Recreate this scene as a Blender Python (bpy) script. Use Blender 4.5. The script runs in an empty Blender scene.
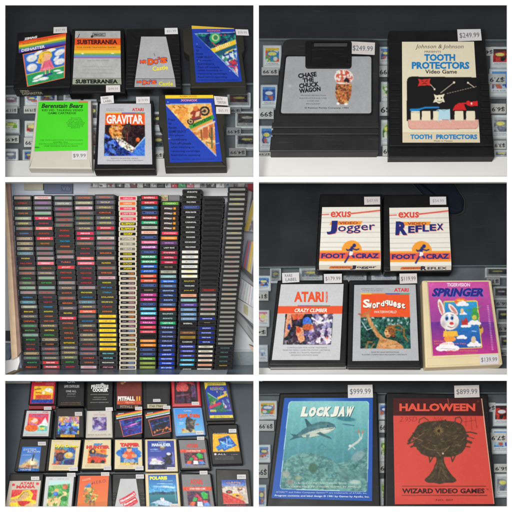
import bpy, bmesh, math, random
import numpy as np
from mathutils import Vector

# ------------------------------------------------------------------ camera, world, lamps, exposure
SC = bpy.context.scene
COL = SC.collection
D = 9.55                                   # camera distance from the white front board
cam_data = bpy.data.cameras.new('camera')
cam_data.sensor_width = 36; cam_data.sensor_fit = 'HORIZONTAL'
cam_data.angle = 2*math.atan(2.56/D)
cam_data.clip_start = 0.1; cam_data.clip_end = 200
cam = bpy.data.objects.new('camera', cam_data)
cam.location = (0, -D, 0); cam.rotation_euler = (math.radians(90), 0, 0)
COL.objects.link(cam); SC.camera = cam

world = bpy.data.worlds.new('World'); SC.world = world; world.use_nodes = True
bg = world.node_tree.nodes['Background']
bg.inputs[0].default_value = (0.93, 0.96, 1.0, 1); bg.inputs[1].default_value = 0.34

def area(name, loc, target, size, power, color):
    l = bpy.data.lights.new(name, 'AREA'); l.shape = 'RECTANGLE'; l.size = size[0]; l.size_y = size[1]
    l.energy = power; l.color = color
    o = bpy.data.objects.new(name, l); o.location = loc
    o.rotation_euler = (Vector(target)-Vector(loc)).to_track_quat('-Z', 'Y').to_euler()
    COL.objects.link(o); return o
area('shop_light', (-1.2, -8.8, 0.35), (0, 0.4, 0), (3.2, 1.6), 960, (1.0, 0.985, 0.96))
SC.view_settings.view_transform = 'Standard'; SC.view_settings.look = 'None'
SC.view_settings.exposure = 0.0; SC.view_settings.gamma = 1.0
SC.cycles.transparent_max_bounces = 12

# ------------------------------------------------------------------ colour and materials
GAIN = 1.12
def lin(c):
    c = np.asarray(c, float)/255.0
    return np.where(c <= 0.04045, c/12.92, ((c+0.055)/1.055)**2.4)/GAIN
def L4(c):
    v = lin(c); return (float(v[0]), float(v[1]), float(v[2]), 1.0)
MATS = {}
def mat(name, rgb, rough=0.5, var=0.12, scale=9.0, bump=0.0, spec=0.5, metallic=0.0, scratch=0.0):
    if name in MATS: return MATS[name]
    m = bpy.data.materials.new(name); m.use_nodes = True; nt = m.node_tree; N = nt.nodes; K = nt.links
    p = N['Principled BSDF']; p.inputs['Roughness'].default_value = rough
    p.inputs['Specular IOR Level'].default_value = spec; p.inputs['Metallic'].default_value = metallic
    tc = N.new('ShaderNodeTexCoord')
    nz = N.new('ShaderNodeTexNoise'); nz.inputs['Scale'].default_value = scale; nz.inputs['Detail'].default_value = 6
    K.new(tc.outputs['Object'], nz.inputs['Vector'])
    rp = N.new('ShaderNodeValToRGB')
    b = L4(rgb)
    rp.color_ramp.elements[0].position = 0.3; rp.color_ramp.elements[1].position = 0.72
    rp.color_ramp.elements[0].color = tuple(x*(1-var) for x in b[:3])+(1,)
    rp.color_ramp.elements[1].color = tuple(min(1, x*(1+var)) for x in b[:3])+(1,)
    K.new(nz.outputs['Fac'], rp.inputs['Fac'])
    out = rp.outputs['Color']
    if scratch:
        mp = N.new('ShaderNodeMapping'); mp.inputs['Scale'].default_value = (1.2, 10, 16); mp.inputs['Rotation'].default_value = (0, .25, 0)
        K.new(tc.outputs['Object'], mp.inputs['Vector'])
        n2 = N.new('ShaderNodeTexNoise'); n2.inputs['Scale'].default_value = 3.2; n2.inputs['Detail'].default_value = 9; n2.inputs['Roughness'].default_value = .7
        K.new(mp.outputs['Vector'], n2.inputs['Vector'])
        r2 = N.new('ShaderNodeValToRGB'); r2.color_ramp.elements[0].position = .58; r2.color_ramp.elements[1].position = .80
        r2.color_ramp.elements[0].color = (0, 0, 0, 1); r2.color_ramp.elements[1].color = (scratch,)*3+(1,)
        K.new(n2.outputs['Fac'], r2.inputs['Fac'])
        ad = N.new('ShaderNodeMixRGB'); ad.blend_type = 'ADD'; ad.inputs[0].default_value = 1
        K.new(out, ad.inputs[1]); K.new(r2.outputs['Color'], ad.inputs[2]); out = ad.outputs['Color']
    K.new(out, p.inputs['Base Color'])
    rr = N.new('ShaderNodeMapRange'); rr.inputs['To Min'].default_value = max(.05, rough-.12); rr.inputs['To Max'].default_value = min(1, rough+.15)
    K.new(nz.outputs['Fac'], rr.inputs['Value']); K.new(rr.outputs[0], p.inputs['Roughness'])
    if bump:
        n3 = N.new('ShaderNodeTexNoise'); n3.inputs['Scale'].default_value = 220; n3.inputs['Detail'].default_value = 3
        K.new(tc.outputs['Object'], n3.inputs['Vector'])
        bp = N.new('ShaderNodeBump'); bp.inputs['Strength'].default_value = bump; bp.inputs['Distance'].default_value = .01
        K.new(n3.outputs['Fac'], bp.inputs['Height']); K.new(bp.outputs['Normal'], p.inputs['Normal'])
    MATS[name] = m; return m

def print_mat(name, rough=0.45, speck=0.035):
    """Printed paper or foil: the ink comes from the mesh's colour attribute, wear from noise."""
    if name in MATS: return MATS[name]
    m = bpy.data.materials.new(name); m.use_nodes = True; nt = m.node_tree; N = nt.nodes; K = nt.links
    p = N['Principled BSDF']; p.inputs['Roughness'].default_value = rough
    p.inputs['Specular IOR Level'].default_value = 0.22
    at = N.new('ShaderNodeAttribute'); at.attribute_name = 'ink'
    tc = N.new('ShaderNodeTexCoord')
    nz = N.new('ShaderNodeTexNoise'); nz.inputs['Scale'].default_value = 75; nz.inputs['Detail'].default_value = 7; nz.inputs['Roughness'].default_value = .65
    K.new(tc.outputs['Object'], nz.inputs['Vector'])
    mr = N.new('ShaderNodeMapRange'); mr.inputs['From Min'].default_value = .3; mr.inputs['From Max'].default_value = .7
    mr.inputs['To Min'].default_value = 1-speck; mr.inputs['To Max'].default_value = 1+speck
    K.new(nz.outputs['Fac'], mr.inputs['Value'])
    mx = N.new('ShaderNodeVectorMath'); mx.operation = 'MULTIPLY'
    K.new(at.outputs['Color'], mx.inputs[0]); K.new(mr.outputs[0], mx.inputs[1])
    K.new(mx.outputs[0], p.inputs['Base Color'])
    MATS[name] = m; return m

def glass_mat():
    m = bpy.data.materials.new('counter_glass'); m.use_nodes = True; nt = m.node_tree; N = nt.nodes; K = nt.links
    for n in list(N):
        if n.type == 'BSDF_PRINCIPLED': N.remove(n)
    t = N.new('ShaderNodeBsdfTransparent'); t.inputs[0].default_value = (.96, .975, .975, 1)
    g = N.new('ShaderNodeBsdfGlossy'); g.inputs['Roughness'].default_value = .12; g.inputs[0].default_value = (.5, .54, .58, 1)
    fr = N.new('ShaderNodeFresnel'); fr.inputs['IOR'].default_value = 1.4
    mx = N.new('ShaderNodeMixShader')
    K.new(fr.outputs[0], mx.inputs[0]); K.new(t.outputs[0], mx.inputs[1]); K.new(g.outputs[0], mx.inputs[2])
    K.new(mx.outputs[0], N['Material Output'].inputs['Surface']); return m

PRINT = print_mat('printed_label'); FOIL = print_mat('foil_label', .36, .07); PAPER = print_mat('price_paper', .7, .03)
BLACK = mat('black_plastic', (21, 20, 21), .4, .15, 6, .06, .22, scratch=.03)
DARKG = mat('dark_grey_plastic', (44, 43, 42), .45, .10, 6, .06, .22, scratch=.03)
OLIVE = mat('olive_black_plastic', (46, 45, 38), .45, .10, 6, .06, .22)
IVORY = mat('ivory_plastic', (222, 203, 160), .45, .06, 4, .1)
PUTTY = mat('putty_plastic', (196, 190, 178), .5, .05, 4, .15)
REDP = mat('red_plastic', (190, 26, 40), .4, .08, 5, .1)
BLUEP = mat('blue_plastic', (110, 158, 212), .4, .06, 5, .1)
REDLIP = mat('dark_red_plastic', (140, 24, 34), .4, .1, 5)
GLASS = glass_mat()

# ------------------------------------------------------------------ geometry helpers
class Plane:
    """A plane in the scene that a point of the picture plane (in 1/100 unit) can be carried to."""
    def __init__(s, p0, n): s.p0 = np.array(p0, float); s.n = np.array(n, float)/np.linalg.norm(n)
    def at(s, x, y):
        x = np.asarray(x, float); y = np.asarray(y, float)
        d = np.stack([(x-256)*0.01, np.full(x.shape, D), (256-y)*0.01], -1)
        c = np.array([0, -D, 0.0])
        t = ((s.p0-c)@s.n)/(d@s.n)
        return c + d*t[..., None]
    def up(s, w): return Plane(s.p0+s.n*w*0.01, s.n)

TILT = math.radians(20)
def counter_plane(ybottom, depth=0.30):
    z = (256-ybottom)*0.01*(1+depth/D)
    return Plane((0, depth, z), (0, -math.cos(TILT), math.sin(TILT)))

def link(name, verts, faces, material, parent=None, smooth=False, ink=None):
    me = bpy.data.meshes.new(name)
    me.from_pydata([tuple(v) for v in verts], [], [tuple(int(i) for i in f) for f in faces]); me.update()
    if ink is not None:
        a = me.color_attributes.new('ink', 'FLOAT_COLOR', 'POINT')
        a.data.foreach_set('color', np.asarray(ink, np.float32).ravel())
    me.materials.append(material)
    if smooth: me.polygons.foreach_set('use_smooth', [True]*len(me.polygons))
    o = bpy.data.objects.new(name, me); COL.objects.link(o)
    if parent is not None:
        o.parent = parent; o.matrix_parent_inverse = parent.matrix_basis.inverted()
    return o

def tag(o, label, cat, group=None, kind=None):
    if label: o['label'] = label
    if cat: o['category'] = cat
    if group: o['group'] = group
    if kind: o['kind'] = kind
    return o

def empty(name, loc, label, cat, group=None):
    o = bpy.data.objects.new(name, None); o.location = tuple(loc); o.empty_display_size = .05
    COL.objects.link(o); return tag(o, label, cat, group)

def rnd(poly, r, seg=4):
    """round the corners of a pixel polygon"""
    if not r: return [tuple(p) for p in poly]
    n = len(poly); out = []
    for i in range(n):
        p = np.array(poly[i], float); a = np.array(poly[i-1], float); b = np.array(poly[(i+1) % n], float)
        rr = r[i] if isinstance(r, (list, tuple)) else r
        if rr <= 0: out.append(tuple(p)); continue
        da = a-p; db = b-p; la = np.linalg.norm(da); lb = np.linalg.norm(db)
        k = min(rr, la*.45, lb*.45); s = p+da/la*k; e = p+db/lb*k
        for j in range(seg+1):
            t = j/seg; out.append(tuple((1-t)**2*s+2*t*(1-t)*p+t*t*e))
    return out

def inset(poly, d):
    c = np.mean(np.array(poly, float), 0); out = []
    n = len(poly)
    for i in range(n):
        p = np.array(poly[i], float); a = np.array(poly[i-1], float)-p; b = np.array(poly[(i+1) % n], float)-p
        a /= np.linalg.norm(a)+1e-9; b /= np.linalg.norm(b)+1e-9
        v = a+b
        if np.linalg.norm(v) < 1e-3: v = c-p
        v /= np.linalg.norm(v)
        if v@(c-p) < 0: v = -v
        out.append(tuple(p+v*d*1.3))
    return out

def prism(name, pl, poly, w0, w1, material, parent=None, bev=1.2, inner=None, rec=2.0, r=0, rin=0):
    """Solid standing on plane pl: outline poly (clockwise from top left), from height w0 to w1; an optional inner outline is sunk by rec."""
    P = rnd(poly, r); n = len(P)
    top = pl.up(w1).at([p[0] for p in P], [p[1] for p in P])
    nn = pl.n*0.01
    bevs = []
    if bev:
        Pi = pl.up(w1).at([p[0] for p in inset(P, bev)], [p[1] for p in inset(P, bev)])
        rings = [top-nn*(w1-w0), top-nn*bev, (top*.3+Pi*.7)-nn*bev*.3+0*nn, Pi]
        rings[2] = top*.7+Pi*.3-nn*bev*.3
    else: rings = [top-nn*(w1-w0), top]
    if inner is not None:
        Q = rnd(inner, rin)
        if len(Q) != n: Q = rnd(inner, [max(x, .01) for x in ([rin]*len(inner))]) if r else Q
        q = pl.up(w1).at([p[0] for p in Q], [p[1] for p in Q])
        rings += [q, q-nn*rec]
    V = np.concatenate(rings); F = []
    for k in range(len(rings)-1):
        for i in range(n):
            j = (i+1) % n; F.append((k*n+i, k*n+j, (k+1)*n+j, (k+1)*n+i))
    F.append([(len(rings)-1)*n+i for i in range(n)])
    F.append([n-1-i for i in range(n)])
    return link(name, V, F, material, parent)

# --------------- text
TXT = {}
def glyphs(s, bold=0.0):
    k = (s, bold)
    if k in TXT: return TXT[k]
    cu = bpy.data.curves.new('t', 'FONT'); cu.body = s; cu.offset = bold; cu.resolution_u = 2
    o = bpy.data.objects.new('t', cu)
    me = o.to_mesh()
    v = np.zeros(len(me.vertices)*3); me.vertices.foreach_get('co', v); v = v.reshape(-1, 3)[:, :2]
    f = [tuple(p.vertices) for p in me.polygons]
    o.to_mesh_clear(); bpy.data.objects.remove(o); bpy.data.curves.remove(cu)
    if len(v):
        v = (v-v.min(0))/(v.max(0)-v.min(0)+1e-9)
    TXT[k] = (v, f); return TXT[k]
WORDS = 'GAME PROGRAM INSTRUCTIONS USE WITH JOYSTICK CONTROLLERS FOR HOME TELEVISION GAMES ALL RIGHTS RESERVED VIDEO COMPUTER SYSTEM CARTRIDGE ONE OR TWO PLAYERS COMPATIBLE PROGRAM CONTENTS'.split()
def greek(seed, n=9, word=5):
    """print too small to read"""
    R = random.Random(seed); t = ''; k = R.randrange(len(WORDS))
    if n < 10: t = R.choice([w for w in WORDS+['GAMES', 'ACTION', 'TV'] if len(w) <= max(3, n)])
    while len(t) < n-4: t = (t+' '+WORDS[k % len(WORDS)]).strip(); k += 1
    return glyphs(t, .0)
SHORT = 'COMBAT,ASTEROIDS,PAC-MAN,DEFENDER,BASKETBALL,MISSILE COMMAND,SPACE INVADERS,BREAKOUT,ADVENTURE,BERZERK,WARLORDS,CENTIPEDE,MAZE CRAZE,FOOTBALL,GOLF,BOWLING,SUPERMAN,NIGHT DRIVER,CIRCUS,AIR-SEA BATTLE,SKY DIVER,VIDEO PINBALL,OUTLAW,CASINO,TARGET FUN,YARS REVENGE,PHOENIX,VANGUARD,JOUST,DIG DUG,TENNIS,SOCCER,BASEBALL,STAR RAIDERS,POLE POSITION,RIVER RAID,FREEWAY,SKIING,STAMPEDE,BARNSTORMING,DEMON ATTACK,COSMIC ARK,ATLANTIS,FROGGER,ZAXXON,LADY BUG,VENTURE,MOUSE TRAP,CARNIVAL,TURBO,MEGAMANIA,CHOPPER COMMAND,SPIDER FIGHTER,LASER BLAST,ICE HOCKEY,KRULL,REALSPORTS,MILLIPEDE,KANGAROO,GALAXIAN,BATTLEZONE,SURROUND,HANGMAN,BRAIN GAMES,CODEBREAKER,SLOT RACERS,STREET RACER,HUMAN CANNONBALL,CANYON BOMBER,HAUNTED HOUSE,OTHELLO,VIDEO CHESS,CHECKERS,BACKGAMMON,QUADRUN,GRAVITAR,SOLARIS,RAMPAGE'.split(',')
def title(seed): return glyphs(random.Random(seed*7+1).choice(SHORT), .02)

# --------------- painter for printed artwork
def fbm(x, y, seed, oct=4):
    R = np.random.RandomState(seed); tot = 0; amp = 1; s = 0
    for o in range(oct):
        g = R.rand(64, 64); fx = x*2**o; fy = y*2**o
        ix = np.floor(fx).astype(int); iy = np.floor(fy).astype(int); tx = fx-ix; ty = fy-iy
        tx = tx*tx*(3-2*tx); ty = ty*ty*(3-2*ty)
        a = g[ix % 64, iy % 64]; b = g[(ix+1) % 64, iy % 64]; c = g[ix % 64, (iy+1) % 64]; d = g[(ix+1) % 64, (iy+1) % 64]
        tot = tot+amp*((a*(1-tx)+b*tx)*(1-ty)+(c*(1-tx)+d*tx)*ty); s += amp; amp *= .55
    return tot/s

class Art:
    """A printed sheet: quad (TL,TR,BR,BL) on a plane, painted on a fine grid of vertices. Coordinates are picture px, or 0..1 with uv=True."""
    def __init__(s, quad, base, uv=False, res=2.3):
        s.q = [np.array(p, float) for p in quad]; s.uv = uv
        w = max(np.linalg.norm(s.q[1]-s.q[0]), np.linalg.norm(s.q[2]-s.q[3])); h = max(np.linalg.norm(s.q[3]-s.q[0]), np.linalg.norm(s.q[2]-s.q[1]))
        s.w, s.h = w, h; s.nu = max(2, int(w*res)); s.nv = max(2, int(h*res))
        U, Vv = np.meshgrid(np.linspace(0, 1, s.nu+1), np.linspace(0, 1, s.nv+1)); s.U, s.V = U.ravel(), Vv.ravel()
        s.X, s.Y = s.tf(s.U, s.V)
        s.A, s.B = (s.U, s.V) if uv else (s.X, s.Y)
        s.C = np.tile(np.array(base, float), (len(s.U), 1)); s.T = []; s.base = np.array(base, float); s.det = 0; s.detP = None
    def tf(s, u, v):
        a, b, c, d = s.q; u = np.asarray(u, float)[..., None]; v = np.asarray(v, float)[..., None]
        p = (a*(1-u)+b*u)*(1-v)+(d*(1-u)+c*u)*v; return p[..., 0], p[..., 1]
    def put(s, m, col, a=1.0):
        m = (np.asarray(m, float)*a)[:, None]; s.C = s.C*(1-m)+np.array(col, float)*m
    def inside(s, P):
        P = np.array(P, float); r = np.zeros(len(s.A), bool); n = len(P)
        for i in range(n):
            x0, y0 = P[i]; x1, y1 = P[i-1]
            if y0 == y1: continue
            c = ((y0 > s.B) != (y1 > s.B)) & (s.A < (x1-x0)*(s.B-y0)/(y1-y0)+x0); r ^= c
        return r
    def poly(s, P, col, a=1.0): s.put(s.inside(P), col, a); return s
    def rect(s, x0, y0, x1, y1, col, a=1.0): return s.poly([(x0, y0), (x1, y0), (x1, y1), (x0, y1)], col, a)
    def ell(s, cx, cy, rx, ry, col, a=1.0, rot=0, soft=0):
        t = math.radians(rot); dx = s.A-cx; dy = s.B-cy; u = (dx*math.cos(t)+dy*math.sin(t))/rx; v = (-dx*math.sin(t)+dy*math.cos(t))/ry
        d = np.sqrt(u*u+v*v); s.put(np.clip((1-d)/soft, 0, 1) if soft else d < 1, col, a); return s
    def line(s, pts, w, col, a=1.0):
        asp = s.w/s.h if s.uv else 1
        for (x0, y0), (x1, y1) in zip(pts[:-1], pts[1:]):
            ax = s.A*asp; bx = s.B; X0 = x0*asp; X1 = x1*asp
            dx, dy = X1-X0, y1-y0; l = dx*dx+dy*dy+1e-12
            t = np.clip(((ax-X0)*dx+(bx-y0)*dy)/l, 0, 1); d = np.hypot(ax-X0-t*dx, bx-y0-t*dy)
            s.put(np.clip((w*.5-d)/(w*.35)+.5, 0, 1), col, a)
        return s
    def vgrad(s, P, c0, c1, a=1.0):
        m = s.inside(P); ys = [p[1] for p in P]; t = np.clip((s.B-min(ys))/(max(ys)-min(ys)), 0, 1)[:, None]
        c = np.array(c0, float)*(1-t)+np.array(c1, float)*t; mm = (m*a)[:, None]; s.C = s.C*(1-mm)+c*mm; return s
    def cells(s, P, pal, size, seed, a=1.0, sharp=True, thr=0):
        """patchy painting in the given palette"""
        m = s.inside(P); R = np.random.RandomState(seed); k = 1/size
        wx = s.A+(fbm(s.A*k*1.3, s.B*k*1.3, seed+1)-.5)*size*1.6; wy = s.B+(fbm(s.A*k*1.3+9, s.B*k*1.3, seed+2)-.5)*size*1.6
        ix = np.floor(wx*k).astype(int); iy = np.floor(wy*k).astype(int); J = R.rand(97, 89, 2); K = R.randint(0, len(pal), (97, 89))
        best = np.full(len(s.A), 9e9); idx = np.zeros(len(s.A), int)
        for a_ in (-1, 0, 1):
            for b_ in (-1, 0, 1):
                jx, jy = (ix+a_) % 97, (iy+b_) % 89
                px = ix+a_+J[jx, jy, 0]; py = iy+b_+J[jx, jy, 1]; d = (px-wx*k)**2+(py-wy*k)**2
                u = d < best; best = np.where(u, d, best); idx = np.where(u, K[jx, jy], idx)
        c = np.array(pal, float)[idx]; n = (fbm(s.A*k*3, s.B*k*3, seed+5)-.5)[:, None]*60+(fbm(s.A*k*9, s.B*k*9, seed+6, 2)-.5)[:, None]*70; c = np.clip(c+n, 0, 255)
        if thr: m = m & (fbm(s.A*k*.9+3, s.B*k*.9, seed+8) > thr)
        mm = (m*a)[:, None]; s.C = s.C*(1-mm)+c*mm; return s
    def noise(s, P, size, amt, seed, tint=(1, 1, 1)):
        m = s.inside(P); n = (fbm(s.A/size, s.B/size, seed)-.5)*1.1*amt; s.C = np.clip(s.C+(m*n)[:, None]*np.array(tint), 0, 255); return s
    def all(s): 
        return [(0, 0), (1, 0), (1, 1), (0, 1)] if s.uv else [tuple(p) for p in s.q]
    def text(s, t, x0, y0, x1, y1, col, bold=0.0, slant=0.0, rot=0.0, flip=False, arc=0.0, seed=None, word=5):
        """text stretched over a box; seed: unreadable small print of t strokes"""
        v, f = glyphs(t, round(bold*1.3, 4)) if seed is None else greek(seed, t, word)
        if not len(v): return s
        u, w = v[:, 0].copy(), v[:, 1].copy()
        if flip: u, w = 1-u, 1-w
        X = x0+u*(x1-x0); Y = y1-w*(y1-y0)
        X = X+slant*(w-.5)*(y1-y0 if not s.uv else (y1-y0)*s.h/s.w)
        if arc: Y = Y-arc*(1-(2*u-1)**2)
        if rot:
            cx, cy = (x0+x1)/2, (y0+y1)/2; r = math.radians(rot); k = s.w/s.h if s.uv else 1
            dx, dy = (X-cx)*k, Y-cy; X, Y = cx+(dx*math.cos(r)-dy*math.sin(r))/k, cy+dx*math.sin(r)+dy*math.cos(r)
        if s.uv: X, Y = s.tf(X, Y)
        s.T.append((X, Y, f, col)); return s
    def lines(s, x0, y0, x1, y1, n, col, seed, fill=.55, strokes=22, jit=.15):
        R = random.Random(seed); h = (y1-y0)/n
        for i in range(n):
            e = R.uniform(0, jit)*(x1-x0); s.text(max(3, int(strokes*(1-jit))), x0+e*.5, y0+i*h, x1-e*.5, y0+i*h+h*fill, col, seed=seed*31+i)
        return s
    def build(s, name, pl, w, material=None, parent=None):
        if s.det:
            m = (np.abs(s.C-s.base).sum(1) > 75)[:, None]
            if s.detP is not None: m = m & s.inside(s.detP)[:, None]
            q = [np.abs(2*fbm(s.X/2.1+7*i, s.Y/2.1, 900+i, 3)-1) for i in range(3)]; q = np.stack(q, -1)
            l = (fbm(s.X/1.1, s.Y/1.1, 950, 2)-.5)[:, None]
            s.C = np.clip(s.C+m*((.28-q)*s.det*1.5+l*s.det*2.0), 0, 255)
        g = s.C.reshape(s.nv+1, s.nu+1, 3)
        if min(s.nu, s.nv) > 12:             # ink spreads a little into the paper
            p_ = np.pad(g, ((1, 1), (1, 1), (0, 0)), 'edge'); g = (p_[:-2, 1:-1]+p_[2:, 1:-1]+p_[1:-1, :-2]+p_[1:-1, 2:]+2*p_[1:-1, 1:-1])/6
            s.C = g.reshape(-1, 3)
        p = pl.up(w); V = p.at(s.X, s.Y); nu = s.nu+1
        i = np.arange(s.nv)[:, None]*nu+np.arange(s.nu)[None, :]
        F = np.stack([i, i+nu, i+nu+1, i+1], -1).reshape(-1, 4).tolist()
        ink = [np.concatenate([lin(np.clip(s.C, 0, 255)), np.ones((len(V), 1))], 1)]
        Vs = [V]; off = len(V); lift = .16
        for X, Y, f, col in s.T:
            Vs.append(pl.up(w+lift).at(X, Y)); F.extend([tuple(a+off for a in q) for q in f]); ink.append(np.tile(np.array(L4(col)), (len(X), 1))); off += len(X); lift += .03
        return link(name, np.concatenate(Vs), F, material or PRINT, parent, ink=np.concatenate(ink))

def sticker(parent, pl, w, quad, txt=None, flip=False, seed=1, two=False, name='price_sticker', col=(214, 212, 212)):
    col = tuple(v+random.Random(seed*5).randint(-12, 8)-i*(seed % 3)*2 for i, v in enumerate(col)); a = Art(quad, col, uv=True, res=.8); a.noise(a.all(), .4, 16, seed)
    if two:
        a.text('RARE' if seed % 2 else 'SOUTH', .16, .14, .6, .42, (90, 90, 96)); a.text('LABEL' if seed % 2 else 'TERRITORY', .2, .54, .86, .84, (90, 90, 96))
    elif txt: a.text(txt, .08, .30, .92, .78, (96, 96, 102) if not flip else (40, 42, 46), .012 if flip else 0, flip=flip)
    else: a.text('$%d.99' % (9+seed*7 % 60), .16, .32, .86, .74, (150, 150, 156))
    return a.build(name, pl, w, PAPER, parent)

# ------------------------------------------------------------------ the white board with its six windows
WIN = [(5, 5, 253.5, 177), (258.8, 5, 507.2, 176.8), (5, 182, 253.5, 374.8), (258.8, 182, 507.2, 374.6), (5, 380.8, 253.5, 506.8), (258.8, 380.8, 507.2, 506.6)]
WHITE = mat('white_board', (255, 255, 255), .85, .0, 4); 
WHITE.node_tree.nodes['Principled BSDF'].inputs['Specular IOR Level'].default_value = .2
for e in [n for n in WHITE.node_tree.nodes if n.type == 'VALTORGB']:
    for el in e.color_ramp.elements: el.color = (.93, .93, .93, 1)
def board():
    xs = [-60, 5, 253.5, 258.8, 507.2, 572]; V = []; F = []
    def box(x0, y0, x1, y1, d0=0.0, d1=0.018):
        k = len(V); X0, X1 = (x0-256)*.01, (x1-256)*.01; Z0, Z1 = (256-y1)*.01, (256-y0)*.01
        V.extend([(X0, d0, Z0), (X1, d0, Z0), (X1, d0, Z1), (X0, d0, Z1), (X0, d1, Z0), (X1, d1, Z0), (X1, d1, Z1), (X0, d1, Z1)])
        F.extend([(k, k+1, k+2, k+3), (k+5, k+4, k+7, k+6), (k+4, k, k+3, k+7), (k+1, k+5, k+6, k+2), (k+3, k+2, k+6, k+7), (k+4, k+5, k+1, k)])
    box(-60, -60, 5, 572); box(507.2, -60, 572, 572); box(253.5, -60, 258.8, 572)
    for a, b, rows in ((5, 253.5, (0, 2, 4)), (258.8, 507.2, (1, 3, 5))):
        y = -60
        for i in rows: box(a, y, b, WIN[i][1]); y = WIN[i][3]
        box(a, y, b, 572)
    o = link('wall', V, F, WHITE); o['kind'] = 'structure'
board()

# ------------------------------------------------------------------ counters
TOPDARK = mat('dark_counter_panel', (34, 37, 41), .38, .25, 2.2, 0, .35, scratch=.02)
TOPBLUE = mat('blue_grey_counter_panel', (56, 65, 72), .42, .22, 2.2, .0, .35, scratch=.02)
TRAY = mat('counter_tray', (92, 98, 102), .6, .45, 3.0)  # strong tone variation stands in for plastic sheen between the cases
RAIL = mat('pale_rail', (196, 196, 194), .5, .05, 2.0)
RAILW = mat('white_rail', (222, 221, 217), .5, .03, 2.0)
EDGE = mat('glass_edge', (88, 104, 106), .3, .1, 8)

def counter(k, label, yb, yedge, rail, depth=.30, dark=TOPDARK, railmat=RAIL):
    x0, y0, x1, y1 = WIN[k]; pl = counter_plane(y1, depth)
    L = x0-40 if x0 < 200 else x0-1.2; R = x1+40 if x1 > 400 else x1+1.2
    T = y0-26 if k < 2 else y0-3.5; B = y1+1.6 if k < 4 else y1+14
    root = empty('display_counter', pl.at(256 if k % 2 else 128, y1), label, 'display counter', 'display counters in the windows of the white board')
    prism('dark_panel', pl, [(L, T), (R, T), (R, yedge[1]), (L, yedge[0])], -3, 0, dark, root, bev=.3)
    if rail: 
        prism('front_rail', pl, [(L, rail[0]), (R, rail[1]), (R, B), (L, B)], -12, .3, railmat, root, bev=.4)
        gb = (rail[0]-.15, rail[1]-.15)
    else: gb = (B, B)
    if yedge[0] < y1:
        prism('tray', pl, [(L, yedge[0]-6), (R, yedge[1]-6), (R, gb[1]), (L, gb[0])], -26, -16, TRAY, root, bev=0)
        prism('glass_top', pl, [(L, yedge[0]+1.2), (R, yedge[1]+1.2), (R, gb[1]), (L, gb[0])], -.8, -.25, GLASS, root, bev=0)
        prism('glass_edge', pl, [(L, yedge[0]+.12), (R, yedge[1]+.12), (R, yedge[1]+1.1), (L, yedge[0]+1.1)], -2.5, .15, EDGE, root, bev=.2)
    return pl

def body(label, pl, outer, h=16, m=BLACK, inner=None, rec=1.3, r=1.6, rin=.8, bev=1.1, group=None, cat='game cartridge', name='game_cartridge'):
    cx = np.mean([p[0] for p in outer]); cy = np.mean([p[1] for p in outer])
    root = empty(name, pl.at(cx, cy), label, cat, group)
    prism('body', pl, outer, .12, h, m, root, bev=bev, inner=inner, rec=rec, r=r, rin=rin)
    return root
def endplane(pl, h, BL, BR):
    p = pl.up(h); a = p.at(*BL); b = p.at(*BR); n = np.cross(b-a, pl.n); n /= np.linalg.norm(n)
    if n[1] > 0: n = -n
    return Plane(a, n), a, b
def proj(P):
    t = D/(P[1]+D); return (256+P[0]*t*100, 256-P[2]*t*100)
def endquad(pl, h, BL, BR, f0, f1, u0=0, u1=1):
    ep, a, b = endplane(pl, h, BL, BR); q = []
    for u, f in ((u0, f0), (u1, f0), (u1, f1), (u0, f1)): q.append(proj(a+(b-a)*u-pl.n*.01*h*f))
    return ep, q

SILVER = (188, 188, 188)
def case(pl, quad, label, pal, seed, tagq=None, tagt=None, w=-4.5, group='game cases lying under the counter glass', base=None, red=None, dim=1.0):
    root = empty('game_case', pl.at(quad[0][0], quad[0][1]), label, 'game case', group)
    prism('body', pl, inset(quad, -.7), w-5, w-.3, CASEM, root, bev=.6, r=1.0)
    q = inset(quad, .6); a = Art(q, base or (226, 229, 231), uv=True, res=2.4)
    a.cells([(.08, .08), (.92, .08), (.92, .74), (.08, .74)], pal, .2, seed)
    pr = random.Random(seed); c0, c1 = pal[0], pal[1 % len(pal)]
    a.rect(.08, .08, .92, .2, c1).ell(.5, .36, .34, .13, c0).ell(.5, .36, .27, .09, (235, 225, 120) if seed % 3 else (235, 235, 238)).ell(pr.uniform(.3, .7), .6, .13, .1, pal[-1])
    a.rect(.06, .77, .94, .86, (236, 236, 238)); a.text(9, .14, .79, .86, .85, (90, 90, 96), seed=seed);
    if seed % 2: a.line([(.06, .9), (.94, .88)], .02, (160, 170, 176))
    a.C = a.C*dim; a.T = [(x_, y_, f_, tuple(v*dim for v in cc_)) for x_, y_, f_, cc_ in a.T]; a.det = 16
    a.noise(a.all(), .4, 24, seed+3)
    if red: a.text(red, .12, .3, .88, .6, (190, 40, 50))
    a.build('cover', pl, w-.1, PRINT, root)
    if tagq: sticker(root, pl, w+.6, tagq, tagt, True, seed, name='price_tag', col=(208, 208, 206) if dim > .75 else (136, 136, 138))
    return root
CASEM = mat('clear_case_plastic', (196, 202, 204), .35, .15, 10)
def Q(x0, y0, x1, y1, dx=0, dy=0): return [(x0+dx, y0), (x1+dx, y0+dy), (x1, y1+dy), (x0, y1)]

WHT = (225, 224, 222); BLUES = [(50, 96, 180), (90, 150, 215), (190, 210, 230), (60, 80, 140), (200, 110, 90)]
RAIN = [(60, 130, 200), (230, 190, 60), (220, 90, 60), (90, 170, 90), (225, 225, 225)]
GREENS = [(120, 170, 60), (200, 210, 190), (60, 110, 50), (230, 230, 200)]
GREYS = [(150, 152, 155), (190, 190, 192), (110, 112, 118), (120, 130, 150)]
BEIGE = [(216, 196, 150), (200, 190, 170), (190, 60, 60), (120, 110, 110)]
DIMM = [(70, 80, 100), (110, 90, 80), (90, 100, 90), (50, 55, 66)]

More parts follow.
